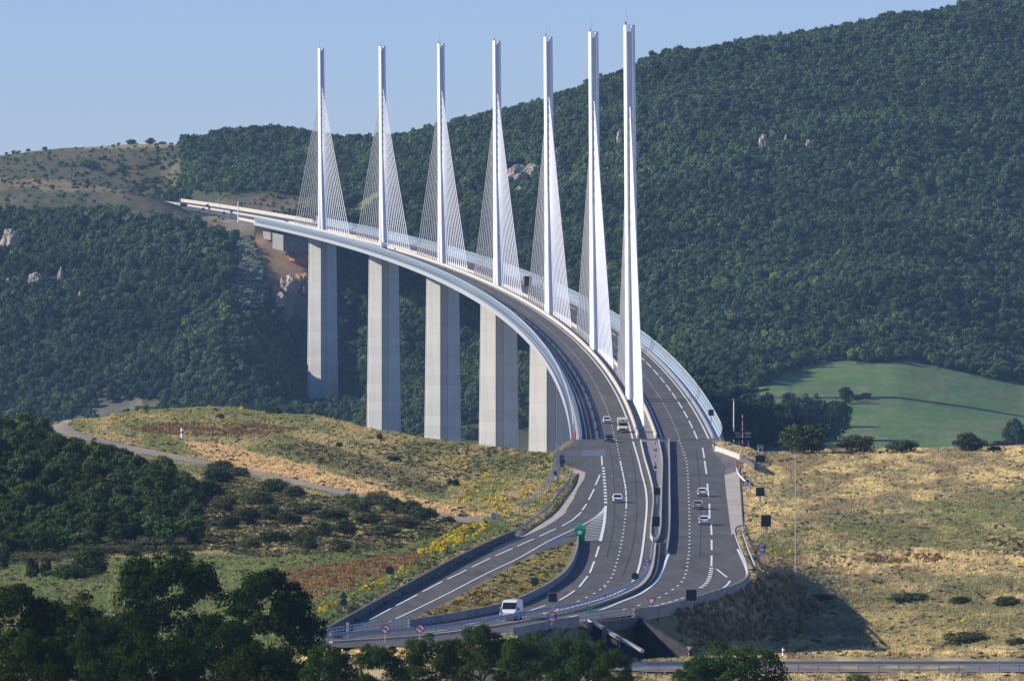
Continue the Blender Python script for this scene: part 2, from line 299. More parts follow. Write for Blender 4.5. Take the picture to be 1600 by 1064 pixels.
UG=np.concatenate([np.arange(-600,-60,30),np.arange(-60,1680,4.),np.arange(1680,2301,30)])
nU,nD=len(UG),len(DR)
ZN=table(NEAR,UG,DR); ZF=table(FAR,UG,DR)
Z=np.where(DR[None,:]<2450,ZN,ZF)
def smooth_axis(A,k,ax_):
    for _ in range(k):
        B=A.copy()
        if ax_==0: B[1:-1]=(A[:-2]+2*A[1:-1]+A[2:])/4
        else: B[:,1:-1]=(A[:,:-2]+2*A[:,1:-1]+A[:,2:])/4
        A=B
    return A
Z=smooth_axis(Z,6,0); Z=smooth_axis(Z,1,1)
XG=(UG[:,None]-UC)/FP*DR[None,:]; YG=np.broadcast_to(DR[None,:],XG.shape).copy()
# value noise for relief
def vnoise(x,y,s,seed):
    x=x/s; y=y/s; xi=np.floor(x).astype(np.int64); yi=np.floor(y).astype(np.int64); fx=x-xi; fy=y-yi
    fx=fx*fx*(3-2*fx); fy=fy*fy*(3-2*fy)
    def h(a,b):
        n=(a*374761393+b*668265263+seed*974634777)&0xFFFFFFFF
        n=((n^(n>>13))*1274126177)&0xFFFFFFFF
        return ((n^(n>>16))&0xFFFF)/65535.0
    return (h(xi,yi)*(1-fx)+h(xi+1,yi)*fx)*(1-fy)+(h(xi,yi+1)*(1-fx)+h(xi+1,yi+1)*fx)*fy
def fbm(x,y,s,seed,o=3):
    t=0;a=1;n=0
    for i in range(o): t=t+a*vnoise(x,y,s/2**i,seed+i); n+=a; a*=.5
    return t/n
farm=np.clip((YG-3300)/400,0,1)*np.clip((5600-YG)/300,0,1)
_fl=np.clip(((XG/YG*FP+UC)-1180)/60,0,1)*np.clip((3920-YG)/60,0,1)
farm=farm*(1-_fl*.85)*(1-.8*np.clip((YG-4450)/100,0,1)*((XG/YG*FP+UC)<330))
farm=farm*(1-.9*np.exp(-(((XG+92)/22)**2+((YG-3990)/70)**2)))
Z+=farm*((fbm(XG,YG,90,3)-.5)*20+(fbm(XG,YG,30,5)-.5)*5)
nearm=np.clip((1900-YG)/100,0,1)*np.clip((YG-900)/100,0,1)
Z+=nearm*((fbm(XG,YG*.4,14,8)-.5)*.9)
# ---- road footprints (photo bearings of the real outlines)
RIM_L=[(884,690),(868,706),(866,716),(882,728),(893,741),(888,757),(871,778),(858,797),(838,813),(816,829),(802,838),(770,852),(712,880),(654,912),(600,942),(536,976),(500,996)]
POLY_MAIN=[(905,686),(884,700),(868,708),(868,716),(882,726),(898,733),(906,741),(896,760),(885,776),(868,797),(848,814),(824,828),(803,841),(768.7,856),(711,884),(653,917),(599,946),(534,982),(500,1000),(500,1012),(700,1008),(760,997),(841,984),(902,972),(986,961),(1019,958.5),(1050.5,952),(1087.4,942),(1119,932),(1148,922),(1163.7,913),(1169,905),(1170,896),(1166,888),(1152,852),(1148,834),(1151,826),(1162,824),(1159,772),(1156,740),(1158,722),(1150,716),(1140,706),(1112,690),(1108,686)]
ISLAND=[(903,845),(899,860),(890,884),(877,903),(858,917),(838,929),(781,952),(695,968),(645,976),(640,974),(660,960),(710,936),(745,915),(800,884),(838,864),(870,855),(890,848)]
def to_xy(poly): return np.array([tuple(rp(u,v)[:2]) for u,v in poly])
def densify(P,n=6):
    out=[]
    for a,b in zip(P,np.roll(P,-1,axis=0)):
        for k in range(n): out.append(a+(b-a)*k/n)
    return np.array(out)
def pip(px,py,poly):
    ins=np.zeros(px.shape,bool); n=len(poly)
    for i in range(n):
        x0,y0=poly[i]; x1,y1=poly[(i+1)%n]
        c=((y0>py)!=(y1>py)); 
        with np.errstate(divide='ignore',invalid='ignore'): xx=(x1-x0)*(py-y0)/((y1-y0) if y1!=y0 else 1e-9)+x0
        ins^=c&(px<xx)
    return ins
def segdist(px,py,poly,closed=True):
    d=np.full(px.shape,1e9); n=len(poly)
    for i in range(n if closed else n-1):
        x0,y0=poly[i]; x1,y1=poly[(i+1)%n]; ddx,ddy=x1-x0,y1-y0; L=ddx*ddx+ddy*ddy+1e-9
        t=np.clip(((px-x0)*ddx+(py-y0)*ddy)/L,0,1); d=np.minimum(d,np.hypot(px-x0-t*ddx,py-y0-t*ddy))
    return d
MAINXY=to_xy(POLY_MAIN)
sel=(YG>960)&(YG<1800)&(XG>-60)&(XG<70)
px,py=XG[sel],YG[sel]
ins=pip(px,py,MAINXY); dd=segdist(px,py,MAINXY)
zr_=-hroad(py); zc=Z[sel]
w=np.clip(1-(dd-.6)/3.5,0,1); w=w*w*(3-2*w)
steep=(py<1240)&(px>5.5)&(zc<zr_-1.2)
w=np.where(steep,np.clip(1-(dd-.5)/1.6,0,1),w)
# hollow below the near edge stays; elsewhere the verge rises gently from the kerb
zn=np.where(ins,zr_-.45,zc*(1-w)+(zr_-.12)*w)
Z[sel]=zn
# the underpass and the deck ends
# far motorway bench
sel=(YG>4150)&(YG<5250)&(XG<-80)&(XG>-300)
s_=YG[sel]-D1; off=np.abs(XG[sel]-(27.95-.006*s_-s_*s_/(2*RAD)))
zz=-17.9+.03025*s_
w=np.clip(1-(off-17)/16,0,1); w=w*w*(3-2*w)*np.clip((YG[sel]-4196)/18,0,1)*np.clip((5040-YG[sel])/70,0,1)
Z[sel]=Z[sel]*(1-w)+(zz-.6)*w
def zground(x,y):
    """terrain height by bilinear lookup"""
    x=np.asarray(x,float); y=np.asarray(y,float); u=x/y*FP+UC
    iu=np.clip(np.searchsorted(UG,u)-1,0,nU-2); jd=np.clip(np.searchsorted(DR,y)-1,0,nD-2)
    fu=np.clip((u-UG[iu])/(UG[iu+1]-UG[iu]),0,1); fd=np.clip((y-DR[jd])/(DR[jd+1]-DR[jd]),0,1)
    return (Z[iu,jd]*(1-fu)+Z[iu+1,jd]*fu)*(1-fd)+(Z[iu,jd+1]*(1-fu)+Z[iu+1,jd+1]*fu)*fd
def hit(u,v,D0=960,Dend=6000,dz=0):
    """first ground point seen along the bearing of photo pixel u,v"""
    Ds=np.arange(D0,Dend,2.0); xs=(u-UC)/FP*Ds; zs=zground(xs,Ds)
    vv=VH-zs*FP/Ds
    k=np.argmax(vv<=v)
    D=Ds[k]; return Vector(((u-UC)/FP*D,D,float(zs[k])+dz))
# ---- ground colours
def mask(poly,U,V,D,warp=9,seed=1,ws=26):
    u=U+(fbm(U,V*2.2,ws,seed)-.5)*2*warp; v=V+(fbm(U+500,V*2.2,ws,seed+9)-.5)*warp*.8
    return pip(u,v,poly)
P_FIELD=[(1130,632),(1165,618),(1215,590),(1262,570),(1300,563),(1360,568),(1440,562),(1465,575),(1500,580),(1560,596),(1620,598),(1700,600),(1700,720),(1120,720)]
P_WOOD=[(-700,640),(60,640),(85,668),(112,692),(175,706),(240,724),(300,744),(330,770),(322,800),(330,840),(318,862),(240,866),(190,868),(150,870),(60,880),(0,884),(-700,890)]
P_RUST=[(425,897),(500,884),(560,877),(620,868),(668,858),(650,882),(600,900),(540,925),(480,948),(462,925),(435,914)]
P_RUST2=[(215,665),(300,659),(420,664),(430,680),(340,685),(230,680)]
P_GREENL=[(-700,885),(60,882),(190,872),(320,866),(420,872),(560,862),(640,850),(720,830),(780,812),(800,830),(700,870),(640,905),(520,975),(440,1064),(-700,1064)]
P_CUT=[(280,690),(340,694),(430,715),(520,740),(600,765),(700,790),(770,805),(740,812),(600,782),(450,748),(330,722)]
P_SCREE=[(396,366),(440,372),(486,384),(484,490),(440,492),(420,440),(405,400)]
P_PLATEAU=[(-700,270),(0,280),(80,282),(200,300),(260,318),(318,345),(312,352),(250,346),(160,334),(60,338),(-700,340)]
P_HILLTOP=[(-700,200),(0,236),(130,225),(285,220),(285,300),(250,312),(150,300),(0,280),(-700,280)]
P_HILLGRASS2=[(540,330),(572,308),(600,296),(600,312),(575,330),(552,345)]
P_LOWG=[(350,640),(400,628),(480,622),(560,640),(640,652),(720,665),(830,660),(900,680),(900,740),(500,740),(350,660)]
P_RGREEN=[(1175,850),(1230,822),(1310,806),(1400,792),(1500,772),(1700,735),(1700,868),(1500,860),(1400,852),(1300,866),(1200,868)]
P_RGREY=[(1165,905),(1240,898),(1340,905),(1500,900),(1700,897),(1700,1018),(1400,1016),(1100,1014)]  # grey-green grass on the lower right ground
def ground_color(U,V,D):
    n=U.shape; col=np.empty(n+(3,))
    g1=fbm(U,V*3,40,21)[...,None]; g2=fbm(U,V*3,9,31)[...,None]
    near=(D<2300)
    tan=np.array((.47,.375,.185)); tan2=np.array((.33,.265,.13)); grn=np.array((.12,.14,.05)); brn=np.array((.26,.20,.11)); olive=np.array((.19,.185,.075))
    t=np.clip((g1-.36)/.3,0,1)
    right=(U>1120)[...,None]
    cR=tan*t+brn*(1-t)
    cL=tan2*t+olive*(1-t)
    c=np.where(right,cR,cL)
    k=np.clip((g2-.52)/.2,0,1); c=c*(1-.55*k)+grn*.55*k
    col[:]=c
    def put(poly,rgb,amt=.85,warp=9,seed=1,cond=near,ws=26):
        m=mask(poly,U,V,D,warp,seed,ws)&cond; a=(m*amt)[...,None]; rgb=np.array(rgb); col[:]=col*(1-a)+rgb*(.8+.4*g2)*a
    put(P_GREENL,(.115,.145,.05),.8,10,3); put(P_WOOD,(.05,.06,.025),.9,6,4)
    st=np.clip((fbm(U,V*9,60,55)-.38)/.25,0,1)
    m=mask(P_RGREEN,U,V,D,20,5)&near; a=(m*.8*(.35+.65*st))[...,None]; col[:]=col*(1-a)+np.array((.135,.155,.055))*(.8+.4*g2)*a
    m=mask(P_RGREY,U,V,D,12,6)&near; a=(m*.75*(.4+.6*st))[...,None]; col[:]=col*(1-a)+np.array((.15,.155,.075))*(.8+.4*g2)*a
    st2=np.clip((fbm(U+80,V*10,50,57)-.54)/.1,0,1)*(near&(U>1130)&(V<820)); col[:]=col*(1-.45*st2[...,None])+np.array((.20,.19,.11))*.45*st2[...,None]
    put([(470,1004),(530,1000),(700,1004),(700,1064),(470,1064)],(.47,.375,.185),.9,3,37); put(P_CUT,(.46,.33,.17),.8,7,7); put(P_RUST,(.20,.13,.06),.5,11,8,ws=18); put(P_RUST2,(.22,.14,.07),.5,4,9)
    # band of dark scrub along the near hill's brow
    put([(480,690),(560,710),(640,735),(700,762),(690,780),(600,755),(500,728),(420,700)],(.15,.125,.07),.6,10,12)
    far=D>3000
    ff=np.array((.05,.06,.03))*(.7+.6*g2)
    col[:]=np.where(far[...,None],ff,col)
    fieldc=np.array((.11,.185,.066))*(.8+.4*g2)
    patch=np.clip((fbm(U+1.5*V,V*5,50,44)-.56)/.06,0,1)[...,None]; patch=patch*np.clip((fbm(U+1.5*V,V*6,10,45,4)-.42)/.15,0,1)[...,None]
    fieldc=fieldc*(1-.5*patch)+np.array((.22,.20,.11))*.5*patch
    m=mask(P_FIELD,U,V,D,5,13)&far; col[:]=np.where(m[...,None],fieldc,col)
    put(P_LOWG,(.075,.09,.045),.85,7,14,far); put(P_HILLTOP,(.125,.112,.06),.9,8,15,far); put(P_PLATEAU,(.15,.13,.07),.8,9,16,far)
    k2=np.clip((fbm(U,V*2.2,14,97)-.5)/.12,0,1)*(far&(V<345)&(U<520)&(V>236)); col[:]=col*(1-.75*k2[...,None])+np.array((.065,.085,.035))*.75*k2[...,None]
    put([(-100,276),(0,278),(90,280),(200,300),(120,300),(0,292),(-100,290)],(.26,.21,.11),.8,4,17,far); put([(130,226),(285,222),(560,224),(560,231),(285,229),(130,234)],(.30,.24,.12),.8,2,27,far)
    put([(320,318),(420,306),(480,316),(480,345),(400,340),(330,335)],(.17,.13,.09),.8,8,18,far)
    put(P_SCREE,(.33,.225,.145),.95,5,19,far); put(P_HILLGRASS2,(.17,.16,.07),.9,5,20,far)
    put([(300,340),(345,338),(400,346),(398,372),(345,374),(310,360)],(.25,.21,.15),.9,5,23,far)
    put([(130,640),(190,632),(250,624),(260,640),(180,660),(100,662)],(.17,.165,.13),.85,5,24,far)
    return col
UU=np.broadcast_to(UG[:,None],XG.shape); VV=VH-Z*FP/YG
GC=ground_color(UU,VV,YG)
idx=(np.arange(nU)[:,None]*nD+np.arange(nD)[None,:])
quads=np.stack([idx[:-1,:-1],idx[1:,:-1],idx[1:,1:],idx[:-1,1:]],-1).reshape(-1,4)
me=bpy.data.meshes.new('ground'); vs=np.stack([XG,YG,Z],-1).reshape(-1,3)
me.vertices.add(len(vs)); me.vertices.foreach_set('co',vs.ravel()); me.loops.add(quads.size); me.loops.foreach_set('vertex_index',quads.ravel())
me.polygons.add(len(quads)); me.polygons.foreach_set('loop_start',np.arange(len(quads))*4); me.polygons.foreach_set('loop_total',np.full(len(quads),4))
me.update(); me.validate(); me.polygons.foreach_set('use_smooth',np.ones(len(me.polygons),bool))
ca=me.color_attributes.new('gcol','FLOAT_COLOR','POINT'); ca.data.foreach_set('color',np.concatenate([GC.reshape(-1,3),np.ones((nU*nD,1))],1).ravel())
me.materials.append(M['ground']); g=bpy.data.objects.new('ground',me); link(g); tag(g,kind='structure')
print('terrain',time.time()-T0)
exec_parts=[]
# ------------------------------------------------------------------ path, asphalt, paint
P_PATH=[(80,665),(92,661),(104,656),(112,652),(118,655),(108,661),(110,668),(128,677),(156,684),(203,696.5),(244,704),(281,711),(330,722),(380,732),(440,743.5),(497,757.5),(555,770),(595,777),(640,788),(670,797),(713,806),(756,812),(760,818),(713,815),(670,806),(640,796.5),(595,785),(555,778),(497,765),(440,751),(380,739),(330,729),(281,719),(244,713),(203,706),(150,694),(108,681),(88,675)]
def drape(name,poly,dz,m,**k):
    Uc=(UU[:-1,:-1]+UU[1:,1:])/2; Vc=(VV[:-1,:-1]+VV[1:,1:])/2; near=(YG[:-1,:-1]<1900)&(YG[:-1,:-1]>1000)
    s=pip(Uc,Vc,poly)&near; ii,jj=np.nonzero(s); used={}; vs=[]; fs=[]
    def vid(i,j):
        if (i,j) not in used: used[(i,j)]=len(vs); vs.append((XG[i,j],YG[i,j],Z[i,j]+dz))
        return used[(i,j)]
    for i,j in zip(ii,jj): fs.append((vid(i,j),vid(i+1,j),vid(i+1,j+1),vid(i,j+1)))
    return meshobj(name,vs,fs,m,smooth=True,**k)
drape('path',P_PATH,.05,M['path'],kind='structure')
def flat_poly(name,polys,dz,m,step=12,zf=None,**k):
    """polygons given by photo bearings, laid on the road's own surface"""
    bm=bmesh.new()
    for P_ in polys:
        pts=[Vector((rp(u,v).x,rp(u,v).y,0)) for u,v in P_]
        tr=tessellate_polygon([pts]); vs=[bm.verts.new(p) for p in pts]
        for t in tr:
            try: bm.faces.new([vs[i] for i in t])
            except ValueError: pass
    ys=[v.co.y for v in bm.verts]; y=min(ys)+step
    while y<max(ys):
        bmesh.ops.bisect_plane(bm,geom=bm.verts[:]+bm.edges[:]+bm.faces[:],plane_co=(0,y,0),plane_no=(0,1,0)); y+=step
    for v in bm.verts: v.co.z=zrd(v.co.y)+dz
    bmesh.ops.recalc_face_normals(bm,faces=bm.faces)
    if sum(f.normal.z for f in bm.faces)<0: bmesh.ops.reverse_faces(bm,faces=bm.faces)
    me=bpy.data.meshes.new(name); bm.to_mesh(me); bm.free(); me.materials.append(m); o=bpy.data.objects.new(name,me); link(o); return tag(o,**k)
flat_poly('road',[POLY_MAIN],0,M['asphalt'],kind='structure')
STRIP_L=[(882,727),(915,738),(913,748),(902,765),(896,780),(886,795),(884,801),(870,812),(850,824),(830,833),(770,860),(768,858),(823,833),(845,819),(862,809),(874,797),(884,784),(893,771),(902,756),(905,744),(889,735)]
STRIP_R=[(1132,742),(1150,737),(1155,736),(1157,772),(1161,824),(1151,830),(1143,836),(1135,773)]
MEDIAN=[(1001,688),(1008,720),(1015,744),(1019.7,765),(1020.8,786),(1019,807),(1017,831),(1017,838),(1021,848),(1028,842),(1031.6,830),(1033,799),(1034,754),(1034.7,720),(1026,688)]
flat_poly('pavement',[STRIP_L,STRIP_R],.03,M['pave'],kind='structure')
flat_poly('pavement',[MEDIAN],.03,M['median'],kind='structure')
flat_poly('pavement',[[(1046,690),(1112,690),(1140,706),(1150,716),(1158,722),(1156,735),(1132,741),(1134,730),(1120,712),(1108,700)][2:]],.02,M['asphalt_old'],kind='structure')
# the grassed island between the carriageway and the slip road
def island():
    o=flat_poly('ground',[ISLAND],.10,M['ground'],kind='structure')
    bm=bmesh.new(); bm.from_mesh(o.data); bmesh.ops.subdivide_edges(bm,edges=[e for e in bm.edges if e.calc_length()>4],cuts=2,use_grid_fill=True); bm.to_mesh(o.data); bm.free()
    n=len(o.data.vertices); co=np.empty(n*3); o.data.vertices.foreach_get('co',co); co=co.reshape(-1,3)
    U=co[:,0]/co[:,1]*FP+UC; V=VH-co[:,2]/co[:,1]*FP; t=fbm(U,V*3,22,71)[:,None]
    c=np.array((.30,.23,.11))*t+np.array((.15,.16,.05))*(1-t)
    a=o.data.color_attributes.new('gcol','FLOAT_COLOR','POINT'); a.data.foreach_set('color',np.concatenate([c,np.ones((n,1))],1).ravel())
island()
pm=MB()
def solid(pts,w,step=5): ribbon(pm,rpl(pts,step),w,.05)
def seg(pts,w): ribbon(pm,rpl(pts,4,len(pts)>2),w,.05)
W=.26
solid([(989,690),(993,703),(997.9,720),(1003,741),(1008.4,762),(1010.5,780.5),(1010.3,799),(1008.4,820),(1005.8,843.7),(1002.6,867.4),(997.9,888.4),(991.3,905.5),(982,914.7),(967,925.4),(945,934),(900,947),(850,959)],.34)
solid([(946.7,790.2),(939,800.8),(930.5,807.9),(916.4,817),(902.3,824),(878.3,835.3),(860,844),(804.8,874.9),(761.5,895.4),(696.5,929),(608,971.6)],W)
seg([(946.3,790.5),(944,817),(938,846)],.5)
for a in ([(939.5,706),(941,727)],[(936,853.7),(930.8,870.5)],[(928.7,877),(921.6,895)],[(918.4,900),(905,917)],[(897.9,922.6),(886,931),(873.7,938)],[(852.6,945.8),(834,952),(815.6,957.5)],[(775.6,966.9),(728.7,976)],[(700,984),(660,989)],
 [(937.5,742),(930.5,758)],[(928.4,764),(920,781)],[(916.7,787.4),(909.6,797.3)],[(908.4,800),(895,812),(877.9,822)],[(868.7,826),(842.7,838)],[(834.7,841.7),(808.4,853.2)],[(800.8,856.8),(773.8,868.7)],[(765.8,872),(737.3,886)],[(729,890.4),(699.4,904.8)],[(691,908.4),(660.4,924.3)],[(652,929),(619.3,946)],[(611,950.7),(577.4,968.3)],[(568.4,973),(554,980)],
 [(1098,700),(1100.5,716)],[(1101,720),(1104,741)],[(1105.3,755.5),(1107,776.6)],[(1108.4,787),(1109,811)],[(1111,818.7),(1112,835.8)],[(1112,843.7),(1112,859.5)],[(1112,868),(1111.6,884.5)],
 [(1119.7,889),(1136,902)],[(1140.8,907.4),(1137,913),(1127.4,920.5)]): seg(a,.3)
dashes(rpl([(942.6,730),(944,745),(945.5,765),(946.6,790)],3),6,6,.55,pm,0,.05)
DOT=[(963,688),(969,720),(974,743.7),(977.4,762),(978.7,780.5),(978.4,796),(976.3,812),(974.2,830.5),(970.8,850),(966.3,870),(961.8,884.5),(955.8,901.6),(946.6,913),(933.4,924.5),(913,935),(887.4,946.3),(853,957),(800,968),(740,978)]
dashes(rpl(DOT[1:6],4),20,3,.24,pm,0,.05); dashes(rpl(DOT,4),3,10,.32,pm,0,.052)
DOTR=[(1061,688),(1068,705),(1072.4,720),(1075,746.3),(1076,772.6),(1077,799),(1077.6,825),(1077,857),(1075,875),(1073,889.7),(1069,903),(1059.7,914.7),(1045,925),(1024,936.3),(1008.4,942.4),(975.5,952),(953,957)]
dashes(rpl(DOTR,4),3,10,.34,pm,0,.05)
dashes(rpl([(1111.6,887),(1109,901),(1103,912),(1091,921)],3),3.6,3.6,.6,pm,0,.05)
dashes(rpl([(1069,933.7),(1050,939.5),(1024,946.8),(1003,954),(985,955)],3),3.6,2.6,.4,pm,0,.05)
solid([(1045.6,863),(1041,875),(1036,888.4),(1024,909.5),(998,929),(971.6,939.7),(937.4,953),(890,964),(845,972)],.4)
solid([(1152.5,858),(1160,874),(1166,889),(1167.5,899),(1161,908),(1145,917),(1119,927),(1092.6,938),(1050,949),(1020,955.5)],.36)
solid([(915,969),(860,978),(790,990),(730,999)],.34)
solid([(1113,694),(1118,706)],.2)
for x in ((957,744),(985,744)): seg([(x[0]-2,x[1]),(x[0]+2,x[1])],2.5)
for k in range(19):     # hatching in the gore
    t=k/18; v=799+t*44; ul=945-.0*t; uL=max(912+0*t,944-(v-792)*.95); ur=946-(v-790)*.14
    if ur-uL>6: seg([(uL,v+2.2),(ur-1,v)],.55)
pm.build('road_markings',M['paint'],kind='structure')
tm=MB()
for a in ([(905,755),(1008,753)],[(880,802),(940,800)],[(1047,744),(1130,742)],[(1047,838),(1150,836)],[(930,868),(1000,867)],[(1046,786),(1138,785)],[(745,893),(790,905)],[(860,925),(935,929)]): ribbon(tm,rpl(a,4,False),.5,.035)
for a in ([(953,700),(958,740),(960,790),(957,830),(948,870)],[(985,700),(992,740),(995,790),(992,830),(984,870),(972,900)],[(1088,700),(1093,760),(1095,820),(1094,870)]): ribbon(tm,rpl(a,5),.10,.03)
tm.build('tar_seams',mat('tar',(.06,.058,.056),.8),kind='structure')
# lower road in the foreground, and its verge
def frange(a,b,s):
    while a<b: yield a; a+=s
LOWR=[Vector((((u-UC)/FP*D),D,-42.78+dz)) for u,D,dz in ((968,1030,.0),(1010,1035,.0),(1080,1036,0),(1200,1036,0),(1400,1036,0),(1700,1036,0),(2200,1036,0))]
LL=dense(LOWR,6)
mb=MB(); ribbon(mb,LL,22,.04); mb.build('road',M['asphalt_old'],kind='structure')
mb=MB()
for o in (-9.,0.,9.): ribbon(mb,[Vector((p.x,p.y+o,p.z)) for p in LL],.3,.07)
mb.build('road_markings',M['paint'],kind='structure')
# ------------------------------------------------------------------ walls and rails
def wall(name,pts,h,w,m,label,cat,group=None,top=None,step=6,z0=-.5,smooth=True):
    L=rpl(pts,step,smooth); mb=MB(); wallmesh(mb,L,h,w,z0,top)
    return mb.build(name,m,label=label,cat=cat,group=group)
def rail_line(name,L,label,cat='guard rail',h=.78,bh=.31,spacing=4.0,m='steel',group=None,double=False,postm='steel',maxp=98,toprail=0):
    root=empty(name,L[0],label=label,cat=cat,group=group)
    mb=MB(); N=side_normals(L); o0=L[0]
    for sgn in ((1,-1) if double else (1,)):
        secs=[]
        for p,n in zip(L,N):
            b=p-o0+n*(.12*sgn); prof=[(0,h),(.06,h-.05),(0,h-bh*.5),(.06,h-bh+.05),(0,h-bh),(-.03,h-bh),(-.03,h)]
            secs.append([b+n*(a*sgn)+Vector((0,0,z)) for a,z in prof])
        mb.loft(secs)
    if toprail:
        for z in ((toprail,) if not isinstance(toprail,(list,tuple)) else toprail):
            secs=[[p-o0+Vector((0,0,z))+n*a+Vector((0,0,b)) for a,b in ((.05,-.05),(.05,.05),(-.05,.05),(-.05,-.05))] for p,n in zip(L,N)]
            mb.loft(secs)
    mb.build('rail_beam',M[m],root)
    acc=[0]
    for a,b in zip(L,L[1:]): acc.append(acc[-1]+(b-a).length)
    n=min(maxp,max(2,int(acc[-1]/spacing))); me=None; H=max(h,max(toprail) if isinstance(toprail,(list,tuple)) else toprail)
    for i in range(n+1):
        s=acc[-1]*i/n; k=min(len(L)-2,max(0,int(np.searchsorted(acc,s))-1)); p=L[k].lerp(L[k+1],(s-acc[k])/max(1e-6,acc[k+1]-acc[k]))
        if me is None:
            q=MB(); q.box((0,0,H/2-.2),(.12,.1,H+.4)); po=q.build('post',M[postm],root,loc=p-o0); me=po.data
        else:
            po=bpy.data.objects.new('post',me); link(po,root); po.location=p-o0
    return root
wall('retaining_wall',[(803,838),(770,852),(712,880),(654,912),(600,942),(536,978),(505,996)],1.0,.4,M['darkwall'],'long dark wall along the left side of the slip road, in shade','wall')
wall('concrete_barrier',[(903,845),(901.8,862),(893,887),(880,904),(861,918),(840,930),(783,953),(696.5,970),(638.8,979)],.95,.5,M['median'],'grey concrete barrier curving round the grassed triangle behind the van','barrier',top=.25)
wall('median_kerb_wall',[(1045.3,690),(1046,722),(1046.3,760),(1046.6,812),(1044.5,848),(1041.5,866)],.75,.35,M['wrapblue'],'low straight concrete wall between the median and the uphill carriageway','barrier',top=.2)
wall('concrete_barrier',[(1170,906),(1163.7,915),(1148,924),(1119,933.5),(1087.4,943.5),(1050.5,953.5),(1019,960),(990,963)],1.05,.5,M['median'],'concrete barrier round the near right bend, between the yield sign and the dark square panel','barrier',top=.25)
wall('concrete_barrier',[(903,974),(870,979),(840,985),(800,993)],1.0,.5,M['median'],'short concrete barrier above the treetops left of the bridge railing','barrier',top=.25)
wall('parapet_wall',[(1119,704),(1157,718)],1.0,.35,M['concrete'],'beige parapet at the end of the uphill deck beside the dark name board','wall',smooth=False)
wall('parapet_wall',[(1157,718),(1180,733)],1.0,.35,M['darkwall'],'shaded end of the parapet behind the striped barrier pole','wall',smooth=False)  # shade on this end is put into its darker colour
wall('median_barrier',[(1001,690),(1008,720),(1015,743.7),(1019.7,764.7),(1020.8,785.8),(1019,806.8),(1016.8,830.5),(1017,840),(1021.6,848)],.6,.2,M['concrete'],'thin white median barrier on the left of the black square panels','barrier')
wall('median_barrier',[(1029,690),(1034.7,720),(1034.2,754),(1033,799),(1031.6,830.5),(1028,842.4),(1022.5,848)],.6,.2,M['steel_lt'],'thin pale median barrier on the right of the black square panels','barrier')
rail_line('guard_rail',rpl([(1021.6,848),(1019,870),(1015.8,888.4),(1008.4,904),(995.3,916),(971.6,928),(945,938.4),(903,951.6),(840,963.4),(779.5,974),(696.5,987),(624,994),(516,1001.5)],5),'double steel guard rail sweeping round the bend in front of the white van',double=True,h=1.0,bh=.36,spacing=3.4)
wall('kerb',[(1023,850),(1021,871),(1017.5,890),(1010,906),(996.5,918.5),(973,930.5),(946,941),(904,954.5),(841,966.5),(780,977.5),(697,990),(625,997),(517,1004)],.22,.5,M['pave'],'pale kerb under the long double guard rail','kerb')
rail_line('guard_rail',rpl([(893.5,741),(888.5,757),(871.6,778),(858,797),(838,813),(816,829),(804,837)],5),'dark guard rail edging the pale strip above the slip road',h=.85)
rail_line('guard_rail',rpl([(852,861),(862,855),(875,848.5),(890,845.5),(903,845)],3),'short curved guard rail behind the green triangular nose',h=1.0)
rail_line('guard_rail',rpl([(1152,737),(1154,744),(1160,752),(1169,760)],3),'bright bent guard rail end under the warning triangle',h=.8,m='white')
L_=rpl([(1167,827),(1158,828),(1150,832),(1150,842),(1154,854),(1160,870),(1166,884),(1169,896),(1170,905)],3)
rail_line('guard_rail',L_,'pale guard rail bending along the right edge below the three cars',h=.85,m='steel_lt')
L_=[Vector((p.x,p.y,zrd(p.y))) for p in rpl([(1166,829),(1162,836),(1166,850),(1173,870),(1181,889)],3)]
rail_line('guard_rail',L_,'outer guard rail with a dark shaded gap inside it, right of the bend',h=.7,m='steel_lt')
L_=rpl([(902,974),(925,969.5),(955,965),(987,962)],3)
rail_line('bridge_railing',L_,'steel railing of three rails over the dark underpass',cat='railing',h=1.25,bh=.16,toprail=(.35,.8),spacing=1.7,m='steel_lt',postm='steel')
L_=rpl([(640,979),(615,982.5),(575,988),(545,992),(522,996),(512,998)],3)
rail_line('bridge_railing',L_,'steel railing of three rails behind the two round no-turn signs',cat='railing',h=1.25,bh=.16,toprail=(.35,.8),spacing=1.7,m='steel_lt',postm='steel')
L_=[Vector((p.x,p.y-14.5,p.z+.05)) for p in LL]
rail_line('guard_rail',L_,'long dark guard rail along the lower road at the bottom edge of the view',h=1.5,bh=.55,spacing=2.4,postm='steel_lt')
# underpass
A=rp(905,973); B=rp(990,962)
up=empty('road_bridge',((A.x+B.x)/2,(A.y+B.y)/2,-46),label='dark road underpass beneath the near edge of the motorway, with sloping wing walls',cat='underpass')
def W_(o): o.location=-Vector(up.location); return o
def quadwall(name,pa,pb,za0,za1,zb0,zb1,w,m):
    a=Vector(pa);b=Vector(pb);d=(b-a).normalized();n=Vector((d.y,-d.x,0))*w/2
    mb=MB(); mb.loft([[Vector((a.x,a.y,za0))+n,Vector((a.x,a.y,za1))+n,Vector((a.x,a.y,za1))-n,Vector((a.x,a.y,za0))-n],[Vector((b.x,b.y,zb0))+n,Vector((b.x,b.y,zb1))+n,Vector((b.x,b.y,zb1))-n,Vector((b.x,b.y,zb0))-n]])
    return W_(mb.build(name,m,up))
zr1=zrd(B.y)
quadwall('deck_beam',(A.x+.5,A.y-.6,0),(B.x+.8,B.y-.6,0),zr1-1.35,zr1-.05,zr1-1.35,zr1-.05,1.0,M['darkwall'])
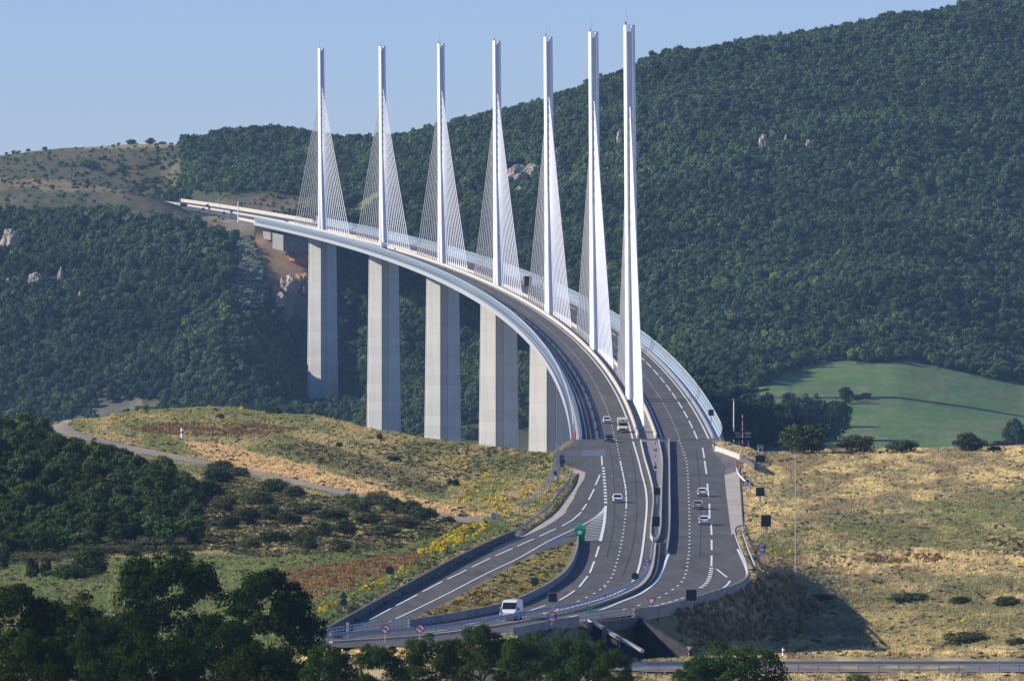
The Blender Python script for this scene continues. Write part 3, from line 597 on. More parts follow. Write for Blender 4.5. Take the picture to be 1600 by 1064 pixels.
quadwall('abutment',(B.x-.3,B.y-1.2,0),(B.x-.3,B.y+14,0),-47,zr1-.6,-47,zr1-.6,.6,M['darkwall'])
quadwall('abutment',(A.x+3.2,A.y-.5,0),(A.x+3.2,A.y+14,0),-47,zr1-.6,-47,zr1-.6,.6,M['darkwall'])
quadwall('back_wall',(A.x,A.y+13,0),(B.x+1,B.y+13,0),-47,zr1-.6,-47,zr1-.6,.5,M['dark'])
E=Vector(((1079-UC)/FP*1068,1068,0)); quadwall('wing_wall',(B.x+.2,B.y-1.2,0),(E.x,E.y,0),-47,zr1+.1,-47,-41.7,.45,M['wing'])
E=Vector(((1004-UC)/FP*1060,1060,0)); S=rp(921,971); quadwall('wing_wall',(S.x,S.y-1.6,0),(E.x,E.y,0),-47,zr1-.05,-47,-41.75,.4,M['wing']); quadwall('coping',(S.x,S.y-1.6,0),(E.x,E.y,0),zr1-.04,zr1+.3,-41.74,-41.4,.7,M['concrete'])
# ------------------------------------------------------------------ viaduct
vb=dk(0,0); VR=empty('cable_stayed_viaduct',vb,label='long white cable-stayed viaduct curving over the valley on tall concrete piers',cat='viaduct')
def inV(o,base=vb): o.location=-Vector(base); return o
SS=list(np.arange(S0,S1+1,12.0))
if SS[-1]<S1: SS.append(S1)
sec=[(-14.0,0),(14.0,0),(16,-.25),(15.9,-1.1),(6,-4.2),(-6,-4.2),(-15.9,-1.1),(-16,-.25)]
mb=MB(); mb.loft([[dk(s,n,z-.02) for n,z in sec] for s in SS]); inV(mb.build('deck',M['fascia'],VR))
def dstrip(mb,n0,n1,z,ss=SS): return mb.loft([[dk(s,n1,z),dk(s,n0,z)] for s in ss],closed=False,caps=False)
for a,b in ((-13.4,-1.95),(1.95,13.4)):
    mb=MB(); dstrip(mb,a,b,.03); inV(mb.build('carriageway',M['asphalt'],VR,fix=False))
mb=MB(); dstrip(mb,-1.9,1.9,.03); inV(mb.build('median_strip',M['median'],VR,fix=False))
mb=MB()
for n,w in ((-3.05,.3),(3.05,.3),(-12.6,.25),(12.75,.3)): dstrip(mb,n-w/2,n+w/2,.055)
for n,on,off,w in ((-6.75,3,10,.24),(6.75,3,10,.24),(-10.2,39,13,.3),(10.4,39,13,.3)):
    s=S0
    while s+on<S1: dstrip(mb,n-w/2,n+w/2,.055,[s,s+on]); s+=on+off
inV(mb.build('lane_marking',M['paint'],VR,fix=False))
for n in (-1.9,1.9):
    mb=MB(); mb.loft([[dk(s,n-.28,0),dk(s,n-.14,.95),dk(s,n+.14,.95),dk(s,n+.28,0)] for s in SS]); inV(mb.build('median_barrier',M['concrete'],VR))
for sg in (-1,1):
    mb=MB()      # wind screen slats
    prof=[(14.75,.25),(15.15,.85),(15.4,1.45),(15.5,2.05),(15.45,2.65),(15.3,3.2)]
    for (n0,z0),(n1,z1) in zip(prof,prof[1:]):
        zc=z0+(z1-z0)*.12; zd=z0+(z1-z0)*.80; nc=n0+(n1-n0)*.1; nd=n0+(n1-n0)*.82
        mb.loft([[dk(s,sg*nc,zc),dk(s,sg*nd,zd),dk(s,sg*(nd+.06),zd),dk(s,sg*(nc+.06),zc)] for s in SS])
    scr=inV(mb.build('wind_screen',M['screen'],VR))
    mb=MB(); s=S0
    while s<=S1:
        for k in range(0,5,2):
            a=prof[k]; b=prof[min(5,k+2)] if k<4 else prof[5]
            mb.tube(dk(s,sg*(a[0]+.15),a[1]),dk(s,sg*(b[0]+.15),b[1]),.07,n=4,caps=False)
        mb.tube(dk(s,sg*14.75,0),dk(s,sg*14.9,.3),.09,n=4,caps=False); s+=6
    mb.loft([[dk(s,sg*15.25,3.2),dk(s,sg*15.35,3.35),dk(s,sg*15.45,3.2)] for s in SS])
    mb.loft([[dk(s,sg*15.9,-.2),dk(s,sg*15.9,.25),dk(s,sg*15.75,.25),dk(s,sg*15.75,-.2)] for s in SS])
    fr=mb.build('screen_frame',M['frame'],scr); fr.location=(0,0,0)
    mb=MB()
    for z in (.55,.95): mb.loft([[dk(s,sg*13.55,z-.14),dk(s,sg*13.55,z),dk(s,sg*13.68,z),dk(s,sg*13.68,z-.14)] for s in SS])
    mb.loft([[dk(s,sg*13.5,0),dk(s,sg*13.5,.2),dk(s,sg*14.0,.2),dk(s,sg*14.0,0)] for s in SS])
    s=S0
    while s<=S1: mb.tube(dk(s,sg*13.62,0),dk(s,sg*13.62,1.0),.06,n=4,caps=False); s+=4
    inV(mb.build('deck_guard_rail',M['frame'],VR))
pier_h=[94.5,245,221,144,136,112,90]
cab=[]
for k in range(7):
    s=342.0*k; base=dk(s,0); t=dx(s); rz=-math.atan(t)
    # local axes: x across, y along the deck away from the camera
    def loc(p): return p
    # --- pier
    H=pier_h[k]-4.2; ph=empty; 
    def pier_sec(zd,y0,y1,hw,hd=None,front=True,back=True):
        c=3.6
        f=[(-hw,y0+(c if front else 0)),(-1.55,y0),(-1.45,y0+1.0),(1.35,y0+1.0),(1.5,y0),(hw,y0+(c if front else 0))] if front else [(-hw,y0),(hw,y0)]
        b=[(hw,y1-(c if back else 0)),(1.5,y1),(-1.5,y1),(-hw,y1-(c if back else 0))] if back else [(hw,y1),(-hw,y1)]
        return [Vector((x,y,zd)) for x,y in f+b]
    mb=MB(); n=8
    topz=-4.1; split=90.0 if H>90 else H
    def hw_(d): return 6.15+.011*d+.000018*d*d
    for a0,a1,fr,bk in ((-8.4,-1.6,True,False),(1.6,8.4,False,True)):
        mb.loft([pier_sec(topz-d,a0-.004*d,a1+.0*d,hw_(d),front=fr,back=bk) for d in np.linspace(0,split,5)])
    if H>90:
        mb.loft([pier_sec(topz-d,-8.5-.01*d,8.5+.01*d,hw_(d)+.02) for d in np.linspace(split-.5,H+10,6)])
    pi=mb.build('pier',M['pier'],VR); pi.location=base-vb; pi.rotation_euler=(0,0,rz)
    if k>0: mbb=MB()
    # --- pylon
    mb=MB()
    lean=.0085
    def xs(z): return -lean*z
    def plate(x0,x1,y0,y1,z,cl,cr,ch):
        hwv=(x0,x1)
        X0,X1=x0+xs(z),x1+xs(z)
        return [Vector(p+(z,)) for p in ((X0+(ch if cl else 0),y0),(X1-(ch if cr else 0),y0),(X1,y0+(ch if cr else 0)),(X1,y1-(ch if cr else 0)),(X1-(ch if cr else 0),y1),(X0+(ch if cl else 0),y1),(X0,y1-(ch if cl else 0)),(X0,y0+(ch if cl else 0)))]
    def hs(z): return 1.42-.0016*z         # half width
    zt=38.0
    def hd(z): return 4.3-(z-zt)*.018      # half depth of the mast
    def mast_pieces(z0,z1,yfun,web_top=0):
        for a,b,cl,cr in ((-1,-.38,True,False),(.38,1,False,True)):
            mb.loft([plate(a*hs(z),b*hs(z),yfun(z)[0],yfun(z)[1],z,cl,cr,.52) for z in (z0,z1)])
        mb.loft([plate(-.44*hs(z),.44*hs(z),yfun(z)[0]+.7,yfun(z)[1]-.7,z,False,False,0) for z in (z0,z1-web_top)])
    mast_pieces(zt,87.0,lambda z:(-hd(z),hd(z)),1.5)
    for sg in (-1,1):
        def yf(z,sg=sg):
            c=sg*(7.75-(7.75-2.4)*z/zt); h=1.75+(1.95-1.75)*z/zt; return (c-h,c+h)
        mast_pieces(.1,zt+.05,yf)
    py=mb.build('pylon',M['white'],VR); py.location=base-vb; py.rotation_euler=(0,0,rz)
    q=MB(); zz=86.9
    for yy in (-hd(87)+.15,hd(87)-.15):
        q.box((xs(87),yy,87.0),(2*hs(87)*.5,.07,.07)); q.box((xs(87),yy,86.5),(2*hs(87)*.5,.05,.05)); q.box((xs(87),yy,86.3),(.06,.06,1.4))
    q.build('top_railing',M['frame'],py)
    q=MB(); q.tube((xs(87)-hs(87)*.7,-hd(87)+.5,87.0),(xs(87)-hs(87)*.7,-hd(87)+.5,87.7),.16,n=8); q.build('warning_lamp',M['red'],py)
    q=MB(); q.tube((xs(87)-hs(87)*.7+.2,-hd(87)+.8,87),(xs(87)-hs(87)*.7+.2,-hd(87)+.8,91),.05,n=5); q.build('lightning_rod',M['steel'],py)
    for sgn in (-1,1):
        for i in range(11):
            L=25+12.55*i; zc=41.5+2.68*i
            a=dk(s+sgn*L,0,.3); c0=dk(s,0,0); 
            b=Vector((base.x+xs(zc),base.y,base.z+zc))+Vector((math.sin(-rz)*0,0,0)); y=sgn*(hd(zc)-.7); b=b+Vector((-math.sin(rz)*y,math.cos(rz)*y,0))
            cab.append((k,sgn,a,b,py))
nm=0; rest=MB()
for (k,sgn,a,b,py) in cab:
    if k<4 or (k==4 and sgn<0):
        mb=MB(); mb.tube(a,b,.15,n=6); mb.tube(a,a.lerp(b,.035),.24,n=6)
        o=mb.build('stay_cable',M['cable'],VR); o.location=-vb
    else: rest.tube(a,b,.15,n=6); rest.tube(a,a.lerp(b,.03),.24,n=6)
o=rest.build('stay_cable',M['cable'],VR,kind='stuff'); o.location=-vb
# abutments
mb=MB(); q=dk(S1-26,0); 
for s0,s1,n0,n1,zt_,zb in ((S1-40,S1+2,-11,13,-4.25,-8),(S1-100,S1-40,-10,10,-4.1,-12)):
    pts=[dk(s0,n0,0),dk(s0,n1,0),dk(s1,n1,0),dk(s1,n0,0)]
    mb.add([p+Vector((0,0,zb)) for p in pts]+[p+Vector((0,0,zt_)) for p in pts],[(0,3,2,1),(4,5,6,7),(0,1,5,4),(1,2,6,5),(2,3,7,6),(3,0,4,7)])
inV(mb.build('abutment',M['median'],VR))
mb=MB(); pts=[dk(S0-3,-13,0),dk(S0-3,13,0),dk(S0+5,13,0),dk(S0+5,-13,0)]
mb.add([p+Vector((0,0,-12)) for p in pts]+[p+Vector((0,0,-4.3)) for p in pts],[(0,3,2,1),(4,5,6,7),(0,1,5,4),(1,2,6,5),(2,3,7,6),(3,0,4,7)])
inV(mb.build('abutment',M['pier'],VR))
# far motorway
SF=list(np.arange(S1,S1+790,15.))
mb=MB(); dstrip(mb,-13.4,13.4,.0,SF); mb.build('road',M['asphalt'],fix=False,kind='structure')
mb=MB()
for n in (-3.2,3.2,-12.4,12.4): dstrip(mb,n-.2,n+.2,.06,SF)
mb.build('road_markings',M['paint'],fix=False,kind='structure')
def farwall(n,h,w,lab,ss=SF):
    mb=MB(); mb.loft([[dk(s,n-w/2,-.4),dk(s,n-w/2,h),dk(s,n+w/2,h),dk(s,n+w/2,-.4)] for s in ss]); mb.build('concrete_barrier',M['concrete'],label=lab,cat='barrier')
farwall(14.2,1.7,.5,'pale wall along the far side of the distant motorway beyond the viaduct'); farwall(0,.9,.5,'thin white median barrier of the distant motorway beyond the viaduct')
farwall(-14,1.0,.4,'low pale wall at the far end of the viaduct beside the thin white mast',list(np.arange(S1,S1+120,12.)))
print('viaduct',time.time()-T0)
# ------------------------------------------------------------------ plants
def leaf_mesh(name,P,Nrm,size,m,jit=.9,seed=1,asp=.7,sizes=None):
    """one quad per leaf clump, loosely facing outwards"""
    r=np.random.default_rng(seed); n=len(P)
    d=Nrm+r.normal(size=(n,3))*jit; d/=np.linalg.norm(d,axis=1)[:,None]+1e-9
    a=np.cross(d,r.normal(size=(n,3))); a/=np.linalg.norm(a,axis=1)[:,None]+1e-9; b=np.cross(d,a)
    s=(size*(.6+.8*r.random(n)))[:,None]/2 if sizes is None else sizes[:,None]/2
    q=np.stack([P-a*s,P-b*s*asp+d*s*.15,P+a*s,P+b*s*asp+d*s*.15],1).reshape(-1,3)
    me=bpy.data.meshes.new(name); me.vertices.add(4*n); me.vertices.foreach_set('co',q.ravel()); me.loops.add(4*n); me.loops.foreach_set('vertex_index',np.arange(4*n))
    me.polygons.add(n); me.polygons.foreach_set('loop_start',np.arange(n)*4); me.polygons.foreach_set('loop_total',np.full(n,4)); me.update()
    at=me.attributes.new('leafv','FLOAT','FACE'); at.data.foreach_set('value',r.random(n)); me.materials.append(m); return me
def crown(name,seed,R=(1,1,1),nl=40,lr=(.22,.42),per=60,size=.12,shape='dome',m=None,fill=.45,jit=.42):
    """crown of unit size: lobes spread in a dome, leaves spread in each lobe's outer shell"""
    r=np.random.default_rng(seed); cs=[];rs=[]
    while len(cs)<nl:
        p=r.uniform(-1,1,3); p[2]=r.uniform(-.75,1)
        q=p/np.array((1,1,1.0)); L=np.linalg.norm(q)
        if L>1: continue
        if shape=='dome' and p[2]<-.3 and r.random()<.4: continue
        if shape=='cone' and math.hypot(p[0],p[1])>(1-p[2])*.55+.1: continue
        if L<fill and r.random()<.8: continue
        k=r.uniform(*lr); p=p*(1-k*.75); cs.append(p); rs.append(k)
    P=[];N=[]
    for c,k in zip(cs,rs):
        n=int(per*(k/np.mean(lr))**2)+3; d=r.normal(size=(n,3)); d/=np.linalg.norm(d,axis=1)[:,None]
        if shape!='full': d[:,2]=np.where(d[:,2]<-.35,-d[:,2],d[:,2])
        rad=k*(1-.42*r.random(n)**2)*(1+.22*np.sin(d[:,0]*7+c[0]*9)*np.sin(d[:,1]*6+c[1]*9))
        P.append(c+d*rad[:,None]*np.array((1,1,.82))); N.append(d)
    P=np.concatenate(P)*np.array(R); N=np.concatenate(N)
    return leaf_mesh(name,P,N,size,m or M['leaf'],jit=jit,seed=seed)
def trunk_mesh(seed,h,r0,spread,top,limbs=6):
    rr=random.Random(seed); mb=MB(); p=Vector((0,0,-.6)); pts=[p]; 
    for k in range(4): pts.append(Vector((rr.uniform(-.04,.04)*h*(k+1),rr.uniform(-.04,.04)*h*(k+1),h*(k+1)/4)))
    for k in range(4): mb.tube(pts[k],pts[k+1],r0*(1-.16*k),r0*(1-.16*(k+1)),n=7,caps=False)
    for i in range(limbs):
        a=rr.uniform(0,6.28); b=pts[rr.choice((2,3,4))]; e=b+Vector((math.cos(a)*spread*rr.uniform(.4,.75),math.sin(a)*spread*rr.uniform(.4,.75),top*rr.uniform(.25,.7)))
        mid=b.lerp(e,.5)+Vector((0,0,top*.06)); mb.tube(b,mid,r0*.42,r0*.25,n=5,caps=False); mb.tube(mid,e,r0*.25,r0*.07,n=5,caps=False)
    mb.tube(pts[4],pts[4]+Vector((0,0,top*.6)),r0*.35,r0*.08,n=5,caps=False)
    me=bpy.data.meshes.new('trunk'); me.from_pydata(mb.v,[],mb.f); me.materials.append(M['bark']); return me
def tree(name,loc,W_,H_,cme,tme,tint,rz,label,cat='tree',group=None,th=.3,tname='crown',mx=9):
    """cme: unit crown, tme: unit trunk (height 1)"""
    r=empty(name,loc,rz,label=label,cat=cat,group=group)
    c=bpy.data.objects.new(tname,cme); link(c,r); cz=min(H_*(1-th)/2,W_/2*mx) if th>=.08 else H_*.62; c.scale=(W_/2*(1 if th>=.08 else 1.15),)*2+(cz,); c.location=(0,0,H_-cz*(.98 if th>=.08 else .93)); c['tint']=tint
    if tme is not None:
        t=bpy.data.objects.new('trunk',tme); link(t,r); t.scale=(W_*.9,W_*.9,H_)
    return r
BIG=[crown('crown',100+i,nl=78,lr=(.12,.28),per=330,size=.042,fill=.62,jit=.55) for i in range(4)]
MID=[crown('crown',200+i,nl=34,lr=(.22,.42),per=64,size=.15,fill=.4) for i in range(5)]
LOW=[crown('crown',300+i,nl=15,lr=(.26,.48),per=46,size=.24,fill=.3) for i in range(5)]
BUSH=[crown('foliage',400+i,nl=46,lr=(.2,.38),per=60,size=.12,fill=.5,shape='full') for i in range(4)]
CONE=[crown('crown',450+i,nl=40,lr=(.14,.3),per=60,size=.13,shape='cone',fill=.0) for i in range(2)]
TR=[trunk_mesh(i,.5,.03,.35,.35) for i in range(3)]
def hue(b,r,s=.25): 
    k=1+r.uniform(-s,s); return (b[0]*k*(1+r.uniform(-.12,.16)),b[1]*k,b[2]*k*(1+r.uniform(-.15,.15)))
rr=random.Random(5)
GD=(.026,.046,.009)
# big oaks in front
FG=[(20,918,175,760,0,'dense dark tree at the bottom corner, cut by the frame'),(105,925,150,800,1,'dark oak between the corner tree and the tallest tree in front'),(170,958,120,745,2,'lower dark oak below the tallest tree in front'),
 (262,861,172,820,3,'tallest dark oak in front, with a wide uneven crown over the pasture'),(415,893,172,840,0,'broad dark oak whose crown reaches beside the slip road wall'),(330,960,130,770,1,'dark oak filling the gap between the two tallest crowns'),
 (505,1004,100,800,2,'small green oak at the foot of the broad oak, in front of tan grass'),(592,1005,92,850,3,'leafy green oak in front of the motorway, under the first no-turn sign'),(672,988,92,870,1,'green oak in front of the motorway under the second no-turn sign'),
 (748,978,110,880,0,'green oak covering the motorway edge below the white van'),(822,990,90,870,2,'green oak just below the round 110 sign'),(905,985,105,900,1,'green oak with yellow broom behind it, beside the underpass'),
 (955,1012,72,880,3,'rounded dark oak ending at the lower road guard rail'),(1152,1000,178,800,2,'wide dark green oak standing alone in front of the lower road'),(1085,1034,70,790,0,'small oak at the foot of the lone wide oak'),(60,985,140,700,3,'nearest dark tree along the bottom edge'),(240,985,150,700,1,'dark tree mass below the tallest oak'),(410,1000,150,740,3,'dark tree mass below the broad oak beside the slip road')]
for (u,v,wpx,D,k,lab) in FG:
    x=(u-UC)/FP*D; top=-(v-VH)/FP*D; zg=float(zground(x,D)); H_=top-zg; W__=wpx/FP*D
    tree('oak_tree',(x,D,zg),W__*1.12,H_*1.02,BIG[k],TR[k%3],hue(GD if u<480 else (.045,.078,.014),rr,.12),rr.uniform(0,6.28),lab,'tree','oak trees along the front edge',th=.12,mx=1.15)
# shrubs and single trees placed by bearing of their foot
def shrub(u,v,wpx,hpx,lab,base=(.06,.09,.03),name='shrub',kind='bush',grp=None,D=None):
    p=hit(u,v) if D is None else Vector(((u-UC)/FP*D,D,float(zground((u-UC)/FP*D,D))))
    sc_=p.y/FP; me_={'bush':BUSH,'tree':MID,'cone':CONE,'low':LOW}[kind][rr.randrange(len({'bush':BUSH,'tree':MID,'cone':CONE,'low':LOW}[kind]))]
    return tree(name,p,wpx*sc_,hpx*sc_,me_,TR[rr.randrange(3)] if kind!='bush' else None,hue(base,rr,.2),rr.uniform(0,6.28),lab,'shrub' if kind=='bush' else 'tree',grp,th=.0 if kind=='bush' else .03,tname='foliage' if kind=='bush' else 'crown')
OL=(.085,.115,.04)
shrub(1256,708,78,50,'large round bush on the brow of the dry field beside the tall pole',OL,D=1722); shrub(1340,706,60,28,'low dark bush on the brow right of the large round bush',(.07,.09,.04),D=1728); shrub(1410,704,50,22,'flat bush on the brow, third from the tall pole',(.08,.10,.045),D=1730); shrub(1515,701,52,30,'dark bush on the brow near the hedge line',(.05,.08,.035),D=1735); shrub(1553,700,24,9,'tiny flat bush on the brow, furthest from the pole',(.07,.08,.04),D=1738)
shrub(1340,1068,44,30,'small round yellow-green bush at the bottom edge in front of the guard rail',(.13,.15,.04),D=985); shrub(1412,1070,26,26,'small dark sapling at the bottom edge right of the round bush',(.06,.09,.03),kind='cone',D=980,name='sapling')
shrub(1440,815,20,6,'small dark scrub patch alone in the middle of the dry field',(.07,.08,.04)) if False else None
for u,v,w_,h_,lab in ((1285,940,60,10,'low dark scrub at the edge of the embankment shadow'),(1420,942,90,16,'dark bramble patch in the green part of the field'),(1500,945,50,14,'dark bramble patch beside a yellow flower spike'),(1575,948,60,18,'dark bramble patch cut by the frame'),(1510,1008,110,22,'widest bramble patch near the lower road'),(1590,1010,50,14,'bramble patch near the lower road at the frame edge')):
    shrub(u,v,w_*.72,h_*.95+2,lab,(.10,.115,.055),name='bramble_patch',grp='bramble patches in the dry field')
# bushes on the slope under the path
SP=[(345,738,44,14),(372,747,40,14),(590,792,46,22),(610,800,40,20),(640,806,44,22),(668,812,36,16),(560,800,40,18),(460,778,36,16),(430,770,50,20),(400,790,60,22),(350,800,46,24),(355,830,40,24),(385,822,52,26),(420,815,50,22),(470,805,60,18),(520,815,56,16),(540,835,40,20),(500,840,36,24),(530,866,34,22),(475,850,40,22),(430,848,56,16),(390,858,40,14),(600,840,50,16),(630,826,50,16),(485,862,26,20),(655,815,30,22),(575,820,44,16),(330,778,50,24),(340,755,50,20),(700,818,24,8),(545,790,40,14),(450,822,44,18)]
names_=('beside the path','under the path bend','on the slope','near the pasture edge')
for i,(u,v,w_,h_) in enumerate(SP):
    shrub(u,v,w_*.95,h_*1.0+5,'rounded dark green bush on the slope between the gravel path and the pasture',((.060,.085,.030),(.095,.12,.045),(.12,.14,.055),(.08,.095,.045))[i%4],grp='bushes on the slope below the path')
for u,v,w_,h_,lab in ((140,900,56,52,'round dark bush at the lower edge of the wood'),(50,905,26,52,'narrow young tree at the lower edge of the wood'),(72,902,22,46,'second narrow young tree beside the first at the wood edge'),(2,892,30,50,'young tree at the frame edge below the wood'),(110,905,70,24,'wide low bush below the wood, next to the round dark bush'),(270,872,26,22,'small bush right of the wooden fence'),(205,872,30,14,'low bush below the wooden fence')):
    shrub(u,v,w_,h_,lab,(.055,.085,.03),kind='cone' if 'narrow' in lab else 'bush',name='young_tree' if 'narrow' in lab or 'young' in lab else 'shrub')
shrub(530,700,12,10,'small dark bush on the crest of the near hill by the second pier',(.05,.07,.03)); shrub(627,672,22,14,'dark bush on the crest of the near hill at the foot of a pier',(.05,.07,.03)); shrub(593,688,10,11,'small round bush on the crest of the near hill',(.05,.07,.03))
shrub(615,722,22,10,'low bush on the near hill above a dark scrub band',(.07,.08,.035)); shrub(708,762,20,14,'round dark bush in the middle of the near hill among yellow flowers',(.05,.065,.03)); shrub(428,648,26,12,'feathery bush on the crest near the dark beam',(.10,.115,.05)); shrub(344,655,14,9,'small green bush near the crest of the near hill',(.08,.11,.04))
# far single trees and groups
def far(u,v,w_,h_,lab,base=(.05,.075,.032),kind='tree',name='tree',D=None,grp=None): return shrub(u,v,w_,h_,lab,base,name,kind,grp,D)
for i,(u,v,w_,h_) in enumerate(((1238,662,44,56),(1258,668,40,62),(1282,664,44,50),(1308,662,44,52),(1232,640,30,44),(1205,664,40,60),(1180,660,44,58),(1160,668,40,50),(1215,690,36,50),(1185,690,44,50),(1272,650,36,42),(1148,676,44,60),(1160,700,44,60),(1182,704,40,56),(1205,704,40,50),(1140,704,40,60),(1222,676,40,50),(1196,642,34,46),(1172,640,36,44),(1150,640,40,40),(1300,650,30,36),(1255,645,36,42))):
    p=far(u,v,w_*1.1,h_*1.2,'tree of the dark clump standing at the near edge of the green field',(.045,.07,.032),grp='trees of the clump in the green field',D=3395 if v>670 else 3440 if v>655 else 3520)
for u,v,w_,h_,D in ((1322,589,24,26,3640),(1340,586,20,12,3650),(1352,583,22,10,3660)): far(u,v,w_,h_,'small tree of the short row in the middle of the green field',grp='short row of trees in the green field',D=D)
for u,v,w_,h_,D in ((1585,672,34,50,3400),(1612,676,34,46,3400),(1560,680,30,20,3380),(1545,686,26,18,3370),(1530,690,24,16,3360),(1575,682,30,20,3380)): far(u,v,w_,h_,'tree of the dark hedge at the frame edge of the green field',grp='hedge trees in the green field',D=D)
for u,v,w_,h_,D,lab in ((388,226,34,22,5200,'largest tree on the skyline, broad and dark'),(363,226,18,10,5200,'small tree just left of the largest skyline tree'),(345,226,16,8,5200,'low tree on the skyline, second left of the largest'),(283,226,14,7,5250,'lone bush on the skyline above the edge of the far wood'),(235,227,16,9,5250,'rounded bush on the bare skyline'),(254,227,14,4,5250,'flat bush on the bare skyline'),(205,228,16,8,5260,'rounded bush on the bare skyline, further along'),(70,237,9,5,5300,'tiny bush on the skyline, third from the frame edge'),(22,241,9,5,5300,'tiny bush on the skyline, second from the frame edge'),(10,242,6,4,5300,'tiny bush on the skyline nearest the frame edge')):
    far(u,v+2,w_,h_*1.15,lab,D=D,name='skyline_tree',kind='bush')
# the near wood: single trees
rw=random.Random(11); n=0; wd=np.array([(-80,678),(62,690),(90,716),(118,728),(170,742),(230,756),(285,772),(315,790),(316,806),(322,838),(310,862),(240,868),(190,870),(150,872),(60,884),(0,888),(-80,892)])
gu=[]
vv_=668.
while vv_<888:
    uu_=-70+rw.uniform(0,16)
    while uu_<330:
        a,b=uu_+rw.uniform(-6,6),vv_+rw.uniform(-4,4)
        if pip(np.array([a]),np.array([b]),wd)[0]: gu.append((a,b))
        uu_+=rw.uniform(19,30)
    vv_+=13
for a,b in gu:
    p=hit(a,min(b,886)); s_=p.y/FP; w_=rw.uniform(28,50); h_=rw.uniform(36,62)
    tree('wood_tree',p,w_*s_*1.15,h_*s_,MID[rw.randrange(5)],TR[rw.randrange(3)],hue((.062,.100,.028),rw,.38),rw.uniform(0,6.28),'bushy dark green tree in the wood on the left below the gravel path','tree','trees of the near wood',th=.1)
print('trees',len(gu),time.time()-T0)
# ------------------------------------------------------------------ scattering
def scatter(name,P,scl,rot,tint,vi,sources,**k):
    n=len(P); me=bpy.data.meshes.new(name); me.vertices.add(n); me.vertices.foreach_set('co',np.asarray(P,float).ravel())
    for nm_,ty,dat in (('scl','FLOAT_VECTOR',scl),('rotz','FLOAT',rot),('tint','FLOAT_VECTOR',tint),('vi','INT',vi)):
        a=me.attributes.new(nm_,ty,'POINT'); a.data.foreach_set('vector' if ty=='FLOAT_VECTOR' else 'value',np.asarray(dat).ravel())
    me.update(); o=bpy.data.objects.new(name,me); link(o); tag(o,**k)
    ng=bpy.data.node_groups.new(name,'GeometryNodeTree'); ng.interface.new_socket('Geometry',in_out='INPUT',socket_type='NodeSocketGeometry'); ng.interface.new_socket('Geometry',in_out='OUTPUT',socket_type='NodeSocketGeometry')
    N=ng.nodes; Lk=ng.links; gi=N.new('NodeGroupInput'); go=N.new('NodeGroupOutput'); ip=N.new('GeometryNodeInstanceOnPoints'); jn=N.new('GeometryNodeJoinGeometry')
    for s in sources:
        oi=N.new('GeometryNodeObjectInfo'); oi.inputs['Object'].default_value=s; oi.inputs['As Instance'].default_value=True; oi.transform_space='ORIGINAL'; Lk.new(oi.outputs['Geometry'],jn.inputs[0])
    def attr(nm_,ty):
        a=N.new('GeometryNodeInputNamedAttribute'); a.data_type=ty; a.inputs['Name'].default_value=nm_; return a.outputs['Attribute']
    cx=N.new('ShaderNodeCombineXYZ'); Lk.new(attr('rotz','FLOAT'),cx.inputs[2])
    ip.inputs['Pick Instance'].default_value=True
    Lk.new(gi.outputs[0],ip.inputs['Points']); Lk.new(jn.outputs[0],ip.inputs['Instance']); Lk.new(attr('vi','INT'),ip.inputs['Instance Index'])
    Lk.new(cx.outputs[0],ip.inputs['Rotation']); Lk.new(attr('scl','FLOAT_VECTOR'),ip.inputs['Scale']); Lk.new(ip.outputs[0],go.inputs[0])
    md=o.modifiers.new('scatter','NODES'); md.node_group=ng; return o
# far forest
SRC=[]
for i in range(5):
    x=(-30+i*9); D=5080+i*6; u_=(300+i*14); x=(u_-UC)/FP*D
    o=tree('wood_tree',(x,D,float(zground(x,D))),5.5,6.0,LOW[i],TR[i%3],(.05,.075,.032),i,'small dark tree at the upper edge of the far wood','tree','trees at the edge of the far wood',th=.05); SRC.append([c for c in o.children if c.name.startswith('crown')][0])
N0=158000; Dq=RNG.uniform(3360,5330,N0); uq=RNG.uniform(-320,1900,N0); keep=RNG.random(N0)<Dq/5330; Dq=Dq[keep]; uq=uq[keep]
Dq=np.concatenate([Dq,RNG.uniform(4560,5320,14000)]); uq=np.concatenate([uq,RNG.uniform(-40,292,14000)]); extra=np.arange(len(Dq))>=len(Dq)-14000
xq=(uq-UC)/FP*Dq; zq=zground(xq,Dq); vq=VH-zq*FP/Dq
def M_(poly,warp=6,seed=1,ws=22): return mask(poly,uq,vq,Dq,warp,seed,ws)
ok=vq<735; z2_=zground((uq-UC)/FP*(Dq+8),Dq+8); gq=np.abs((VH-z2_*FP/(Dq+8))-vq)/8
bare=M_(P_FIELD,5,13)|M_(P_SCREE,4,19)|pip(uq,vq-18,P_SCREE)|pip(uq,vq,[(366,374),(396,368),(408,400),(416,440),(424,490),(400,500),(376,496),(364,455),(370,430),(360,410)])|((uq>440)&(uq<578)&(vq>612)&(vq<668))|M_(P_LOWG,6,14)|M_(P_HILLGRASS2,4,20)
bare&=~(M_(P_LOWG,6,14)&(fbm(xq,Dq,20,62)>.5)&(vq<690)); bare|=M_([(300,338),(345,336),(400,344),(398,372),(345,374),(310,360)],4,23)|M_([(130,640),(190,632),(250,624),(260,640),(180,660),(100,662)],5,24)
s_=Dq-D1; off=np.abs(xq-(27.95-.006*s_-s_*s_/(2*RAD))); bare|=(off<24)&(Dq>4130)&(Dq<4880)
sparse=M_(P_PLATEAU,8,16)|M_(P_HILLTOP,8,15)|M_([(300,305),(420,300),(500,312),(500,345),(400,345),(320,335)],7,18)
clump=fbm(xq,Dq,34,61)
